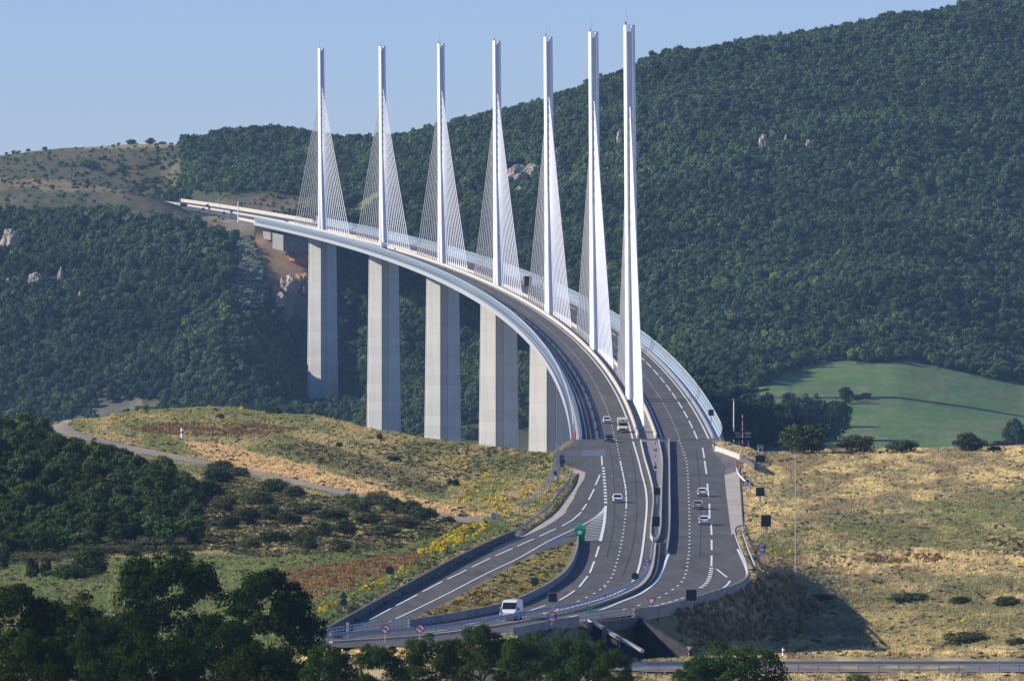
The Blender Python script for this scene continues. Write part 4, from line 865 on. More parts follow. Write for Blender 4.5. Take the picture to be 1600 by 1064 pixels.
bare|=(uq>205)&(uq<335)&(Dq<4620)&(Dq>4230)&(vq<356); ok&=~bare; ok&=~(extra&~sparse); ok&=~(sparse&((fbm(xq,Dq*1.5,8,63)<.47)|(RNG.random(len(uq))>np.clip(gq/.9,.01,1)**1.3*.75)))
# small pale cliffs keep their trees off
CL=[(1192,222,9,14),(1228,222,6,10),(1263,226,7,9),(815,272,34,24),(865,252,10,20),(968,218,6,14),(18,376,16,22),(22,436,16,12),(55,436,14,14),(95,432,8,14),(125,460,6,10),(480,398,20,30),(470,440,14,40),(505,300,1,1)]
for u_,v_,a_,b_ in CL: ok&=~((((uq-u_)/(a_*.8))**2+((vq-6-v_)/(b_*.75))**2)<1)
Dk,uk=Dq[ok],uq[ok]; xk,zk=xq[ok],zq[ok]; sp=sparse[ok]; n=len(Dk)
# only a limited number is needed where the slope is gentle
base=np.array((.074,.122,.048)); var=(.45+1.1*fbm(xk,Dk,60,81))[:,None]*(.55+.9*RNG.random((n,1)))
tint=base*var*np.stack([.88+.3*RNG.random(n),np.ones(n),.85+.3*RNG.random(n)],1)
odd=RNG.random((n,1)); tint=np.where(odd<.07,tint*np.array((1.6,1.35,.9)),np.where(odd>.94,tint*np.array((.9,.8,1.1)),tint)); tint=np.where(sp[:,None],tint*np.array((1.5,1.25,1.15)),tint); sz=(1.75+1.9*RNG.random(n)**1.8)*np.where(sp,.28+.35*RNG.random(n),1.0)
scl=np.stack([sz,sz,sz*(.95+.4*RNG.random(n))*np.where(sp,.7,1)],1); P=np.stack([xk,Dk,zk+scl[:,2]*.75],1)
scatter('forest',P,scl,RNG.uniform(0,6.28,n),tint,RNG.integers(0,5,n),SRC,kind='stuff')
print('forest',n,time.time()-T0)
# pale scrub on the scree beside the cutting
q=RNG.random((5000,2)); us=360+q[:,0]*60; vs_=372+q[:,1]*110
mk=pip(us,vs_,[(366,378),(392,372),(404,400),(412,440),(420,470),(402,484),(378,482),(366,455),(372,430),(362,410)]); us=us[mk];vs_=vs_[mk]
Pl=[]
for a,b in zip(us[:900],vs_[:900]): Pl.append(hit(a,b,3600,4400))
Pl=np.array(Pl); n=len(Pl); s=RNG.uniform(.9,1.8,n)
scatter('scrub',Pl+np.array((0,0,.4)),np.stack([s,s,s*.7],1),RNG.uniform(0,6.28,n),np.where(RNG.random((n,1))<.6,np.array((.42,.46,.38)),np.array((.12,.15,.07))),RNG.integers(0,5,n),SRC,kind='stuff')
# rocks
def rock(u,v,wpx,hpx,lab,m='rock',D0=3400,seed=0,grp=None):
    p=hit(u,v+hpx*.5,D0,5400); s=p.y/FP; r=random.Random(seed); bm=bmesh.new(); bmesh.ops.create_icosphere(bm,subdivisions=4,radius=1)
    for vt in bm.verts:
        c=vt.co.copy(); k=1+.45*mn.noise(c*1.6+Vector((seed,0,0)))+.28*mn.noise(c*4+Vector((seed,9,0)))
        st=.12*math.floor((c.z+mn.noise(c*2)*.4)*4)/4
        vt.co=Vector((c.x*k*wpx*s/2,c.y*k*wpx*s*.3,(c.z*k+st)*hpx*s*.5))
    me=bpy.data.meshes.new('rock'); bm.to_mesh(me); bm.free(); me.materials.append(M[m]); o=bpy.data.objects.new('cliff_rock',me); link(o); o.location=p+Vector((0,-2.5,hpx*s*.5)); tag(o,lab,'rock',grp)
for i,(u,v,w_,h_,lab) in enumerate(((1192,226,12,24,'pale rock outcrop in the big forested hillside, the widest of its row'),(1228,224,7,20,'narrow pale rock right of the widest one in the forested hillside'),(1263,228,9,16,'small pale rock, third of the row in the forested hillside'),(808,274,34,22,'pale cliff seen between two pylons on the wooded hill'),(832,268,24,18,'pale cliff beside the larger one between two pylons'),(868,252,14,30,'pale rock spur behind the stay cables'),(812,300,14,12,'small pale rock below the cliff between two pylons'),(968,218,8,24,'narrow pale rock left of the nearest pylon'),
    (16,378,26,34,'white cliff at the frame edge in the shaded wood'),(18,442,24,12,'low white rock at the frame edge below the white cliff'),(55,438,18,20,'pale rock in the wood, second along from the frame edge'),(95,433,8,22,'thin pale rock alone in the shaded wood'),(126,464,8,12,'small pale rock low in the shaded wood'))):
    rock(u,v,w_,h_,lab,seed=i)
for i,(u,v,w_,h_,m,lab) in enumerate(((472,402,34,26,'rock_o','orange rock face beside the first tall pier, under the deck'),(458,398,20,22,'rock_o','orange rock left of the rock face under the deck'),(452,446,30,26,'rock','grey and tan rock low in the bare cutting'),(474,446,28,30,'rock_o','brown crag beside the pier low in the cutting'),(440,470,14,20,'rock','small grey rock at the foot of the cutting'))):
    rock(u,v,w_,h_,lab,m,3600,40+i)
# ------------------------------------------------------------------ grass and weeds near the camera
def tuft_mesh(name,seed,n=12,h=1.0,spread=.45,w=.07,head=False,m='grass'):
    r=random.Random(seed); vs=[];fs=[];lv=[]
    for i in range(n):
        a=r.uniform(0,6.28); d=r.uniform(0,spread)*.6; b=Vector((math.cos(a)*d,math.sin(a)*d,-.08)); l=h*r.uniform(.5,1); a2=r.uniform(0,6.28); lean=r.uniform(.1,.5)*l
        t=b+Vector((math.cos(a2)*lean,math.sin(a2)*lean,l)); wv=Vector((math.cos(a2+1.57+r.uniform(-1,1)),math.sin(a2+1.57+r.uniform(-1,1)),0))*w/2*r.uniform(.7,1.4); mid=b.lerp(t,.55)+Vector((0,0,l*.08))
        k=len(vs); vs+=[b-wv,b+wv,mid+wv*.9,mid-wv*.9,t]; fs+=[(k,k+1,k+2,k+3),(k+3,k+2,k+4)]; lv+=[r.random()]*2
    me=bpy.data.meshes.new(name); me.from_pydata([tuple(v) for v in vs],[],fs); me.materials.append(M[m]); at=me.attributes.new('leafv','FLOAT','FACE'); at.data.foreach_set('value',lv); return me
TUFT=[tuft_mesh('grass_tuft',i,18,1,.9,.16) for i in range(4)]
WEED=[crown('weed',500+i,nl=9,lr=(.25,.5),per=14,size=.42,fill=.0,m=M['flower'],jit=.9) for i in range(4)]
def src_obj(me,name,u,v,s,tint,lab,cat,grp):
    p=hit(u,v); o=bpy.data.objects.new(name,me); link(o); o.location=p+Vector((0,0,s*.3 if name!='grass_tuft' else 0)); o.scale=(s,s,s); o['tint']=tint; return tag(o,lab,cat,grp)
TS=[src_obj(TUFT[i],'grass_tuft',1250+i*40,760+i*9,.7,(.36,.28,.14),'dry tan grass tuft standing in the upper part of the dry field','grass tuft','dry grass tufts') for i in range(4)]
WS=[src_obj(WEED[i],'weed_clump',1260+i*50,800+i*6,.5,(.12,.12,.05),'low dull green weed clump in the middle of the dry field','weed','weed clumps in the dry field') for i in range(4)]
Nn=370000; un=RNG.uniform(-130,1760,Nn); Dn=RNG.uniform(985,1880,Nn); xn=(un-UC)/FP*Dn; zn_=zground(xn,Dn); vn=VH-zn_*FP/Dn
inroad=pip(xn,Dn,MAINXY)|(segdist(xn,Dn,MAINXY)<.35)
inpath=pip(un,vn,np.array(P_PATH))|pip(un,vn-4,np.array(P_PATH))|pip(un,vn-2,np.array(P_PATH))
s_=Dn-D1; offb=np.abs(xn-(27.95-.006*s_-s_*s_/(2*RAD))); inb=(offb<16.5)&(Dn>1728)
inl=(np.abs(Dn-1036)<16)&(un>960)
por=(un>905)&(un<1062)&(Dn>1062)&(Dn<1100)
vis=(vn<1075)&(vn>600)&~inroad&~inpath&~inb&~inl&~por
un,Dn,xn,zn_,vn=[a[vis] for a in (un,Dn,xn,zn_,vn)]
gc=ground_color(un,vn,Dn); n=len(un)
big=fbm(un,vn*2.5,46,91); sm=fbm(un,vn*2.5,10,95); rnd=RNG.random(n)
wood=pip(un,vn,np.array(P_WOOD)); slope=pip(un,vn,np.array([(325,735),(440,762),(560,790),(700,812),(740,822),(690,838),(600,862),(400,872),(325,862)]))
gc=gc*(.84+.36*rnd[:,None])
# kinds
weed_p=np.where(un>1120,.035+.28*np.clip((sm-.55)/.15,0,1)*np.clip((big-.35)/.2,0,1),.05+.26*np.clip((sm-.5)/.15,0,1)); weed_p=np.where(slope,.6,weed_p); weed_p=np.where(wood,.5,weed_p)
isw=RNG.random(n)<weed_p
rust=mask(P_RUST,un,vn,Dn,11,8,18)|mask([(205,672),(260,662),(420,664),(470,672),(430,680),(250,682)],un,vn,Dn,4,9)|mask([(540,962),(700,925),(790,930),(700,962),(560,985)],un,vn,Dn,5,33)|mask([(1330,868),(1480,866),(1470,880),(1340,880)],un,vn,Dn,6,34)
isr=rust&(RNG.random(n)<.42*np.clip((fbm(un,vn*3,14,77)-.36)/.22,0,1))
hs=np.where(un>1120,.34,.40)*(.6+.8*RNG.random(n))
tcol=gc*2.05; wcol=np.array((.14,.15,.06))*(.6+.8*rnd[:,None]); wcol=np.where((RNG.random((n,1))<.3),np.array((.22,.17,.11)),wcol)
rcol=np.where(mask(P_RUST,un,vn,Dn,6,8)[:,None],np.array((.33,.18,.085)),np.array((.23,.15,.08)))*(.6+.8*rnd[:,None])
T=(~isw)&(~isr)&(RNG.random(n)<.62)
def put_sc(name,sel,col,s,hz,src,up=0):
    m_=int(sel.sum()); ss=s[sel]
    scatter(name,np.stack([xn[sel],Dn[sel],zn_[sel]+up*ss*hz],1),np.stack([ss,ss,ss*hz],1),RNG.uniform(0,6.28,m_),col[sel],RNG.integers(0,4,m_),src,kind='stuff'); print(name,m_)
put_sc('grass',T,tcol,hs*1.25,.9,TS)
W2=isw&~isr&(RNG.random(n)<.5); put_sc('weeds',W2,wcol,hs*1.1,.55,WS,.5)
put_sc('rust_weeds',isr,rcol,hs*1.5,1.15,TS)
bw=mask([(1045,965),(1090,948),(1150,925),(1190,900),(1240,905),(1290,950),(1240,1000),(1080,1005)],un,vn,Dn,6,88)&(RNG.random(n)<.35)
put_sc('dry_weeds',bw,np.array((.30,.22,.12))*(.5+.9*rnd[:,None]),hs*2.3,1.0,TS)
# yellow flowers
ycol=np.array((.75,.60,.05))*(.7+.6*rnd[:,None])
yd=np.zeros(n)
def ya(poly,d,warp=6,seed=51): 
    m_=mask(poly,un,vn,Dn,warp,seed); yd[m_]=np.maximum(yd[m_],d)
ya([(650,868),(700,838),(740,820),(768,824),(740,842),(705,860),(660,876)],1.6,4); ya([(498,952),(560,925),(620,898),(640,885),(640,895),(560,935),(505,962)],.5,2,52)
ya([(690,706),(760,735),(840,752),(880,755),(870,800),(780,800),(740,775),(700,770),(740,750),(690,722)],.14,6,53); ya([(720,768),(780,775),(850,778),(840,800),(770,805),(700,785)],.16,6,54)
ya([(1195,855),(1230,862),(1255,880),(1240,905),(1200,890)],.16,6,55); ya([(380,640),(560,660),(640,690),(640,700),(420,652)],.03,4,56); ya([(130,640),(440,632),(440,642),(150,662)],.05,3,57); ya([(905,975),(985,985),(985,1010),(930,1010)],.35,3,58)
ya([(780,870),(880,862),(880,880),(760,910)],.1,4,59); ya([(1040,950),(1110,955),(1080,975),(1050,972)],.15,3,60); ya([(1180,960),(1560,900),(1600,1010),(1250,1015)],.012,3,61); ya([(220,664),(420,660),(430,672),(230,676)],.05,3,62)
Y=(RNG.random(n)<yd*.34*np.clip((fbm(un,vn*2.5,7,78)-.35)/.2,0,1.6))&(fbm(un,vn*2,12,66)>.38)
put_sc('flowers',Y,ycol,hs*.85,1.1,WS,.7)
# low dark garrigue on the near hill
G_=mask([(560,700),(640,730),(700,752),(760,740),(860,735),(860,712),(760,700),(650,690)],un,vn,Dn,12,71)|mask([(480,690),(560,712),(640,740),(700,765),(690,780),(600,755),(500,728),(420,700)],un,vn,Dn,10,72)|mask([(1560,840),(1600,840),(1600,870),(1500,862)],un,vn,Dn,12,73)
G2=(G_&(RNG.random(n)<.16))|(slope&(fbm(un,vn*2.5,12,74)>.52)&(RNG.random(n)<.4)); put_sc('scrub',G2,np.array((.085,.09,.05))*(.6+.8*rnd[:,None]),hs*1.3,.5,WS,.4)
# grass on the island
q=RNG.random((9000,2)); ui=640+q[:,0]*265; vi_=844+q[:,1]*134; mk=pip(ui,vi_,np.array(ISLAND)*np.array((1,1.0))); ui=ui[mk];vi_=vi_[mk]
Di=np.interp(-vi_,-_vt,_Dt); xi_=(ui-UC)/FP*Di; zi=-hroad(Di)+.08
dI=segdist(xi_,Di,to_xy(ISLAND)); mk=dI>.7; ui,vi_,Di,xi_,zi=[a[mk] for a in (ui,vi_,Di,xi_,zi)]
n=len(ui); gI=fbm(ui,vi_*3,24,71)[:,None]; ci=1.5*(np.array((.36,.28,.13))*gI+np.array((.17,.18,.06))*(1-gI))*(.7+.6*RNG.random((n,1)))
rI=RNG.random(n); s=RNG.uniform(.3,.6,n)
def isl(name,sel,col,src,up,hz): 
    m_=int(sel.sum()); ss=s[sel]; scatter(name,np.stack([xi_[sel],Di[sel],zi[sel]+up*ss*hz],1),np.stack([ss,ss,ss*hz],1),RNG.uniform(0,6.28,m_),col[sel],RNG.integers(0,4,m_),src,kind='stuff')
isl('grass',rI<.62,ci,TS,0,.9); isl('weeds',(rI>=.62)&(rI<.75),np.tile((.12,.11,.05),(n,1)),WS,.5,.6)
isl('rust_weeds',(rI>=.75)&(rI<.84)&(vi_>915),np.tile((.36,.17,.08),(n,1)),TS,0,1.2); isl('flowers',(rI>.993)&(ui>700),np.tile((.6,.5,.05),(n,1)),WS,.7,1.0)
print('veg',time.time()-T0)
# ------------------------------------------------------------------ signs
def textmesh(txt,size,m,parent,loc,name='lettering',bold=.0,rzz=0,mirror=False):
    cu=bpy.data.curves.new('t','FONT'); cu.body=txt; cu.size=size; cu.align_x='CENTER'; cu.align_y='CENTER'; cu.offset=bold; cu.extrude=.006; cu.resolution_u=3
    o=bpy.data.objects.new('t',cu); C.objects.link(o); dg=bpy.context.evaluated_depsgraph_get(); me=bpy.data.meshes.new_from_object(o.evaluated_get(dg)); C.objects.unlink(o); bpy.data.objects.remove(o)
    me.transform(Matrix.Rotation(math.radians(90),4,'X')); me.materials.clear(); me.materials.append(m)
    q=bpy.data.objects.new(name,me); link(q,parent); q.location=loc; return q
def base_of(u,v,road=None):
    if road is True: return rp(u,v)
    if road: return Vector(((u-UC)/FP*road,road,float(zground((u-UC)/FP*road,road))))
    return hit(u,v)
def sgn(name,u,vb,label,road=None,cat='road sign',group=None): 
    p=base_of(u,vb,road); e=empty(name,p,label=label,cat=cat,group=group); return e,p.y/FP
def post(e,h,r=.05,m='steel_lt',x=0,r2=None): return MB().tube((x,.06,-.4),(x,.06,h),r,r2,n=8).build('post',M[m],e)
def tri(r,z,th,flip=False,y=0):
    s=-1 if flip else 1
    return [(0,z+s*r),(-r*.866,z-s*r*.5),(r*.866,z-s*r*.5)],y-th/2,y+th/2
def round_sign(u,vc,dpx,vb,label,kind,plate=False,road=None,postm='steel_lt'):
    e,s=sgn('road_sign',u,vb,label,road); r=dpx*s/2*1.06; zc=(vb-vc)*s; post(e,zc-r*.3 if kind!='back' else zc+r,.05,postm)
    if kind=='back':
        MB().disc((0,.02,zc),r,.03).box((0,-.02,zc+r*.4),(r*1.5,.03,.05)).box((0,-.02,zc-r*.4),(r*1.5,.03,.05)).build('sign_disc',M['signback'],e); return e
    MB().disc((0,0,zc),r*.98,.03).build('sign_disc',M['wht'],e)
    MB().ring((0,-.02,zc),r*.78,r,.03).build('red_rim',M['red'],e)
    if kind=='110': textmesh('110',r*1.02,M['black'],e,(0,-.03,zc),bold=.035*r)
    elif kind in ('noleft','noturn'):
        q=MB(); k=r*.5
        if kind=='noleft': q.box((k*.55,-.025,zc-k*.35),(k*.28,.02,k*1.4)).box((0,-.025,zc+k*.3),(k*1.2,.02,k*.28)).prism([(-k*1.15,zc+k*.3),(-k*.45,zc+k*.8),(-k*.45,zc-k*.2)],-.035,-.015)
        else:
            q.box((k*.45,-.025,zc-k*.3),(k*.4,.02,k*1.1),ry=-.5).box((-k*.05,-.025,zc+k*.35),(k*.9,.02,k*.4),ry=.35).prism([(-k*1.2,zc+k*.75),(-k*.3,zc+k*1.0),(-k*.6,zc+k*.1)],-.035,-.015)
        q.build('arrow',M['black'],e)
        MB().box((0,-.04,zc),(r*1.75,.02,r*.17),ry=.785).build('red_bar',M['red'],e)
    if plate:
        MB().box((0,-.0,zc-r*1.45),(r*1.7,.03,r*.5)).build('plate',M['wht'],e); textmesh('RAPPEL',r*.42,M['black'],e,(0,-.03,zc-r*1.45))
    return e
round_sign(862.5,965,15.5,990,'round 110 speed sign just above the green oaks, under the framed square panel','110')
round_sign(1190,877,13.2,905,'round 110 speed sign with a small plate standing in the dry field','110',True,road=1262)
round_sign(1011,877.5,10.8,900,'small round 110 speed sign in the median above the guard rail bend','110',True,True)
round_sign(602,984.5,14,1012,'round red-rimmed sign forbidding a left turn, in front of the railing','noleft',road=1004)
round_sign(656,987,14,1015,'round red-rimmed sign with a struck thick arrow, right of the other no-turn sign','noturn',road=1004)
round_sign(835.5,907,13,924,'dark back of a round sign standing in the grassed triangle','back',road=droad(920),postm='steel')
round_sign(992.5,900,11,915,'dark back of a round sign on the median near the small 110 sign','back',road=True,postm='steel')
round_sign(609,891,12.5,915,'back of a round sign on the green verge above the slip road','back',postm='steel')
e,s=sgn('road_sign',537,958,'backs of a triangular sign over a round one, on the verge near the broad oak'); post(e,35*s,.05,'steel')
MB().disc((0,.02,17*s),6.2*s,.03).build('sign_disc',M['signback'],e); MB().prism(*tri(8*s,27*s,.03)).build('sign_triangle',M['signback'],e)
def yield_sign(u,vc,wpx,vb,label,road=None):
    e,s=sgn('yield_sign',u,vb,label,road); r=wpx*s/2/.866; zc=(vb-vc)*s; post(e,zc-r*.3)
    MB().prism(*tri(r,zc,.03,True)).build('red_rim',M['red'],e); MB().prism(*tri(r*.62,zc,.05,True)).build('white_face',M['wht'],e)
    return e,s,zc,r
e,s,zc,r=yield_sign(1018,938.5,15,957,'yield triangle at the near edge of the bend beside the bridge railing',True); MB().box((0,0,zc-r*.95),(r*.9,.03,r*.28)).build('plate',M['wht'],e)
yield_sign(1076.5,1006,12.5,1026,'yield triangle low by the lower road in front of the shaded slope',road=1052)
def vms(u,v0,v1,wpx,vb,label,road=None,frame='steel',post_=True):
    e,s=sgn('message_sign',u,vb,label,road,'sign'); w=wpx*s; z0=(vb-v1)*s; z1=(vb-v0)*s
    if post_: MB().box((0,.15,z0/2-.2),(.28,.2,z0+.6)).build('post',M['steel_lt'],e)
    MB().box((0,.05,(z0+z1)/2),(w,.22,z1-z0)).build('housing',M[frame],e); MB().box((0,-.08,(z0+z1)/2),(w*.88,.04,(z1-z0)*.9)).build('panel',M['dark'],e); return e
vms(863.5,928,943,15,982,'dark square panel in a grey frame above the round 110 sign',road=1062)
vms(1080,921,940,18,957,'largest dark square panel, framed in grey, in front of the near bend')
vms(1188,712,722.5,15,737,'dark wide panel on a pale post nearest the brow of the dry field',frame='dark'); vms(1188,762,775,13.5,787,'dark square panel on a post, middle one of the column in the dry field',frame='dark'); vms(1197,805.5,823.5,15.5,837,'tall dark panel on a post, lowest of the column in the dry field',frame='dark')
vms(1026.5,762,773,10.5,790,'small dark square panel in the median above the other one',road=True,frame='dark'); vms(1025,807,822,12,838,'larger dark square panel in the median near its rounded end',road=True,frame='dark'); vms(1024,728,732,4,743,'tiny dark box on a blue and white pillar in the median',road=True,frame='dark')
# panel on the wind screen of the uphill side
q=dk(-150,14.4,0); e=empty('message_sign',q,label='dark square panel fixed above the deck guard rail on the uphill side',cat='sign'); MB().box((0,.1,1.5),(.2,.2,3.2)).build('post',M['steel_lt'],e); MB().box((0,0,3.3),(1.15,.2,1.3)).build('panel',M['dark'],e)
# gantry on the left
e,s=sgn('gantry',872,757,'grey cantilever gantry reaching over the downhill lanes from a thick post'); H=51*s
MB().box((0,0,H/2-.2),(.55,.5,H+.4)).build('post',M['steel'],e)
MB().box((20*s,0,H-.5),(40*s,.35,.32)).build('arm',M['steel'],e); MB().box((57*s,-.1,H-.25),(34*s,.8,1.05)).build('cabinet',M['frame'],e)
e,s=sgn('road_sign',878,743,'backs of signs on a thin post beside the gantry post'); post(e,33*s,.05,'steel'); MB().disc((0,.02,22*s),5*s,.03).build('sign_disc',M['signback'],e); MB().box((-1*s,.02,30*s),(8*s,.04,6*s)).build('sign_plate',M['signback'],e); MB().box((0,.02,15*s),(5*s,.04,3*s)).build('small_plate',M['signback'],e)
round_sign(870,739.5,9,752,'back of a round sign low behind the gantry post','back',postm='steel')
# closing barriers raised upright: striped poles
def striped(u,v0,v1,label,road=None,sign=True,vs=None):
    e,s=sgn('barrier_pole',u,v1,label,road,'barrier pole'); H=(v1-v0)*s; n=int(H/.6); a=MB();b=MB()
    for k in range(n): (a if k%2 else b).box((0,0,(k+.5)*H/n),(.14,.14,H/n))
    a.build('red_band',M['red'],e); b.build('white_band',M['wht'],e); MB().box((0,.1,.2),(.5,.5,1.0)).build('motor_box',M['steel_lt'],e)
    if sign: z=(v1-vs)*s; MB().disc((0,-.12,z),2.6*s,.04).build('sign_disc',M['red'],e); MB().box((0,-.16,z),(.7*s,.03,3.6*s)).build('white_bar',M['wht'],e)
    return e
striped(1160,648,733,'tall red and white striped barrier pole in front of the dark name board',True,True,664)
striped(1024.3,690,731,'red and white striped barrier pole standing in the median with a no-entry disc',True,True,703)
e,s=sgn('pillar',1024.5,745,'small blue and white pillar under the tiny dark box in the median',True,'pillar'); MB().box((0,0,5*s),(2.6*s,.3,10*s)).build('column',M['blue'],e); MB().box((0,0,11*s),(2.8*s,.3,2*s)).build('cap',M['wht'],e)
for u,v0,v1,lab in ((898,695,711,'orange-red post at the foot of the downhill screen, behind the gantry arm'),(1151,716,731.5,'orange-red post at the foot of the beige parapet')):
    e,s=sgn('marker_post',u,v1,lab,droad(v1) if u>1000 else 1735,'post'); q=MB(); q.tube((0,0,0),(0,0,(v1-v0)*s),.18,n=8).build('shaft',M['orange'],e); MB().tube((0,0,-.2),(0,0,.25),.2,n=8).build('foot',M['black'],e)
# name board
e,s=sgn('name_board',1160.5,708,'wide dark blue name board on posts beyond the uphill deck end',1745,'sign'); zz=lambda v:(708-v)*s
for x in (-8,-5.5,6,9): MB().tube((x*s,.15,-.6),(x*s,.15,zz(688)),.13,n=6).build('post',M['steel_lt' if x in (-5.5,9) else 'darkwall'],e)
MB().box((0,.05,zz(680)),(30*s,.15,13.5*s)).build('board',M['dark'],e); MB().box((0,-.04,zz(682.6)),(28*s,.03,.35*s)).build('divider',M['wht'],e)
textmesh('Viaduc de Millau',4.0*s,M['wht'],e,(0,-.06,zz(676.2))); textmesh('longueur   2 km',3.4*s,M['wht'],e,(0,-.06,zz(680.2))); 
e,s=sgn('warning_sign',1165.5,757,'warning triangle over a white plate with a blue sign behind, at the bent rail end',1505); post(e,20*s,.06); MB().prism(*tri(6.2*s,20.5*s,.04)).build('red_rim',M['red'],e); MB().prism(*tri(3.9*s,20.3*s,.08)).build('white_face',M['wht'],e); MB().box((0,-.05,20*s),(1.3*s,.02,1.6*s)).build('symbol',M['black'],e); MB().box((0,0,14*s),(9.5*s,.04,3.2*s)).build('plate',M['wht'],e); MB().box((-4*s,.1,22*s),(2.4*s,.04,4.5*s)).build('blue_plate',M['blue'],e)
e,s=sgn('control_cabinet',1169,740,'white cabinet with a dark window behind the warning triangle',1540,'cabinet'); MB().box((0,0,6*s),(6.5*s,.9,13*s)).build('body',M['wht'],e); MB().box((-.5*s,-.5,9.5*s),(3.6*s,.1,3.6*s)).build('window',M['dark'],e)
e,s=sgn('road_sign',1188,714,'small white plate on two posts behind the first dark panel of the field',1700); 
for x in (-3,3): MB().tube((x*s,.1,-.3),(x*s,.1,15*s),.08,n=6).build('post',M['wht'],e)
MB().box((0,0,13*s),(10.5*s,.08,5.5*s)).build('plate',M['steel_lt'],e); MB().box((0,-.06,14*s),(8*s,.03,1.0*s)).build('line_of_writing',M['dark'],e)
def mast(u,v0,v1,label,D,r=.16,top=False,m='wht'):
    e,s=sgn('mast',u,v1,label,D,'mast'); H=(v1-v0)*s; MB().tube((0,0,-1),(0,0,H),r,r*.6,n=8).build('shaft',M[m],e)
    if top: MB().box((-1.2*s,0,H-.2),(3*s,.3,.5)).build('lamp_head',M['steel'],e)
    else: MB().box((0,0,0),(r*4,r*4,.6)).build('foot',M['concrete'],e)
    return e
mast(1146.5,607,698,'tall white mast with a small head beside the uphill end of the deck',1750,.16,True)
mast(1243,700,889,'tall thin grey pole standing in the dry field',1290,.11,False,'steel_lt')
mast(372,312,345,'thin white mast at the far end of the viaduct',4240,.35)
for u,v0,v1,D in ((344,316,346,4300),(356,318,344,4330)): mast(u,v0,v1,'faint thin pole beside the distant motorway',D,.12,False,'steel')['group']='faint poles by the distant motorway'
def dsign(u,v0,v1,wpx,D,lab,n=130.):
    s=D/FP; zb=zground((u-UC)/FP*D,D); z1=-(v0-VH)*s; z0=-(v1-VH)*s; e=empty('direction_sign',((u-UC)*s,D,min(float(zb),z0)),label=lab,cat='sign'); b=e.location.z
    for x in (-.3,.3): MB().box((x*wpx*s,.2,(z0-b)/2),(.35,.3,z0-b+1)).build('post',M['steel'],e)
    MB().box((0,0,(z0+z1)/2-b),(wpx*s,.25,z1-z0)).build('board',M['signback'],e)
dsign(274,306,314,12,4760,'dark rectangular sign board high behind the distant motorway'); dsign(287,318,323,11,4560,'dark gantry board over the distant motorway'); 
for i,(u,v,D) in enumerate(((327,326,4420),(362,331,4330),(312,333,4430),(342,340,4300),(350,334,4330))): dsign(u,v-3.5,v+1,3,D,'small dark sign standing beside the distant motorway %s'%('under the gantry board','near the white mast','on its near verge','by the turning track','between the poles')[i])
# marker posts
def ballpost(u,v0,v1,lab,D=None):
    e,s=sgn('marker_post',u,v1,lab,D,'post'); H=(v1-v0)*s; r=2.1*s; MB().tube((0,0,-.2),(0,0,H*.85),r,n=10).build('shaft',M['wht'],e); q=MB(); q.tube((0,0,H*.85),(0,0,H),r,r*.5,n=10); q.build('cap',M['red'],e); MB().tube((0,0,H*.45),(0,0,H*.6),r*1.04,n=10).build('red_band',M['red'],e)
ballpost(284.5,667,686,'white post with a red cap standing alone on the near hill'); ballpost(1224,1011,1027,'white post with a red cap by the lower road behind the wide oak',1054)
e,s=sgn('direction_marker',906.5,846,'green triangular nose marker where the slip road leaves the motorway',True,'marker'); w_=9*s
MB().loft([[Vector(p) for p in ((-w_,-.6,1.3),(w_,-.6,1.3),(w_,1.2,1.3),(-w_,1.2,1.3))],[Vector(p) for p in ((-w_,-.6,2.1),(w_,-.6,2.1),(w_,1.2,2.1),(-w_,1.2,2.1))],[Vector(p) for p in ((-.1,-.3,2.9),(.1,-.3,2.9),(.1,.8,2.9),(-.1,.8,2.9))]]).build('hood',M['green'],e)
MB().box((0,0,.6),(w_*1.6,1.0,1.3)).build('base',M['green'],e); MB().box((-w_*.1,-.75,1.5),(w_*.7,.06,.55)).build('white_plate',M['wht'],e)
e,s=sgn('marker_box',923,967,'small green box on the end of the bridge railing',True,'marker'); MB().box((0,0,1.3),(.5,.4,.7)).build('box',M['green'],e); MB().box((0,0,.6),(.1,.1,1.3)).build('post',M['steel'],e)
for u,v in ((946,939),(783,973),(543,999)):
    e,s=sgn('reflector_post',u,v,{946:'pale stub post behind the long double guard rail near the bend',783:'pale stub post in front of the white van',543:'pale stub post by the left railing end'}[u],True,'post'); MB().box((0,0,.9),(.28,.15,2.0)).build('shaft',M['steel_lt'],e); MB().box((0,0,1.95),(.34,.2,.2)).build('cap',M['wht'],e)
# fences and gate on the near hill
def fence(name,pts,h,sp,lab,m='steel',wood=False,hitD=None,mesh=True,r=.05):
    P_=[hit(u,v) for u,v in pts]; L=dense(P_,sp,False); L=[Vector((p.x,p.y,float(zground(p.x,p.y)))) for p in L]; e=empty(name,L[0],label=lab,cat='fence'); o=L[0]
    for p in L[:98]: MB().box((0,0,h/2-.15),(r*2,r*2,h+.3)).build('post',M[m],e,loc=p-o)
    q=MB()
    for a,b in zip(L,L[1:]):
        for z in ((h*.95,h*.5) if wood else [h*k/6 for k in range(1,7)]): q.tube(a-o+Vector((0,0,z)),b-o+Vector((0,0,z)),.06 if wood else .022,n=4,caps=False)
    q.build('rails' if wood else 'wire',M[m],e)
fence('wire_fence',[(872,712),(868,730),(862,752),(850,772),(832,790),(812,803)],2.2,7,'tall wire fence running down the near hill beside the gantry')
fence('wire_fence',[(868,706),(880,703),(893,701),(905,699)],2.0,2.5,'short wire fence at the foot of the nearest visible pier')
fence('wire_fence',[(1200,706),(1215,707),(1236,705)],2.0,2.2,'short wire fence left of the large round bush on the brow')
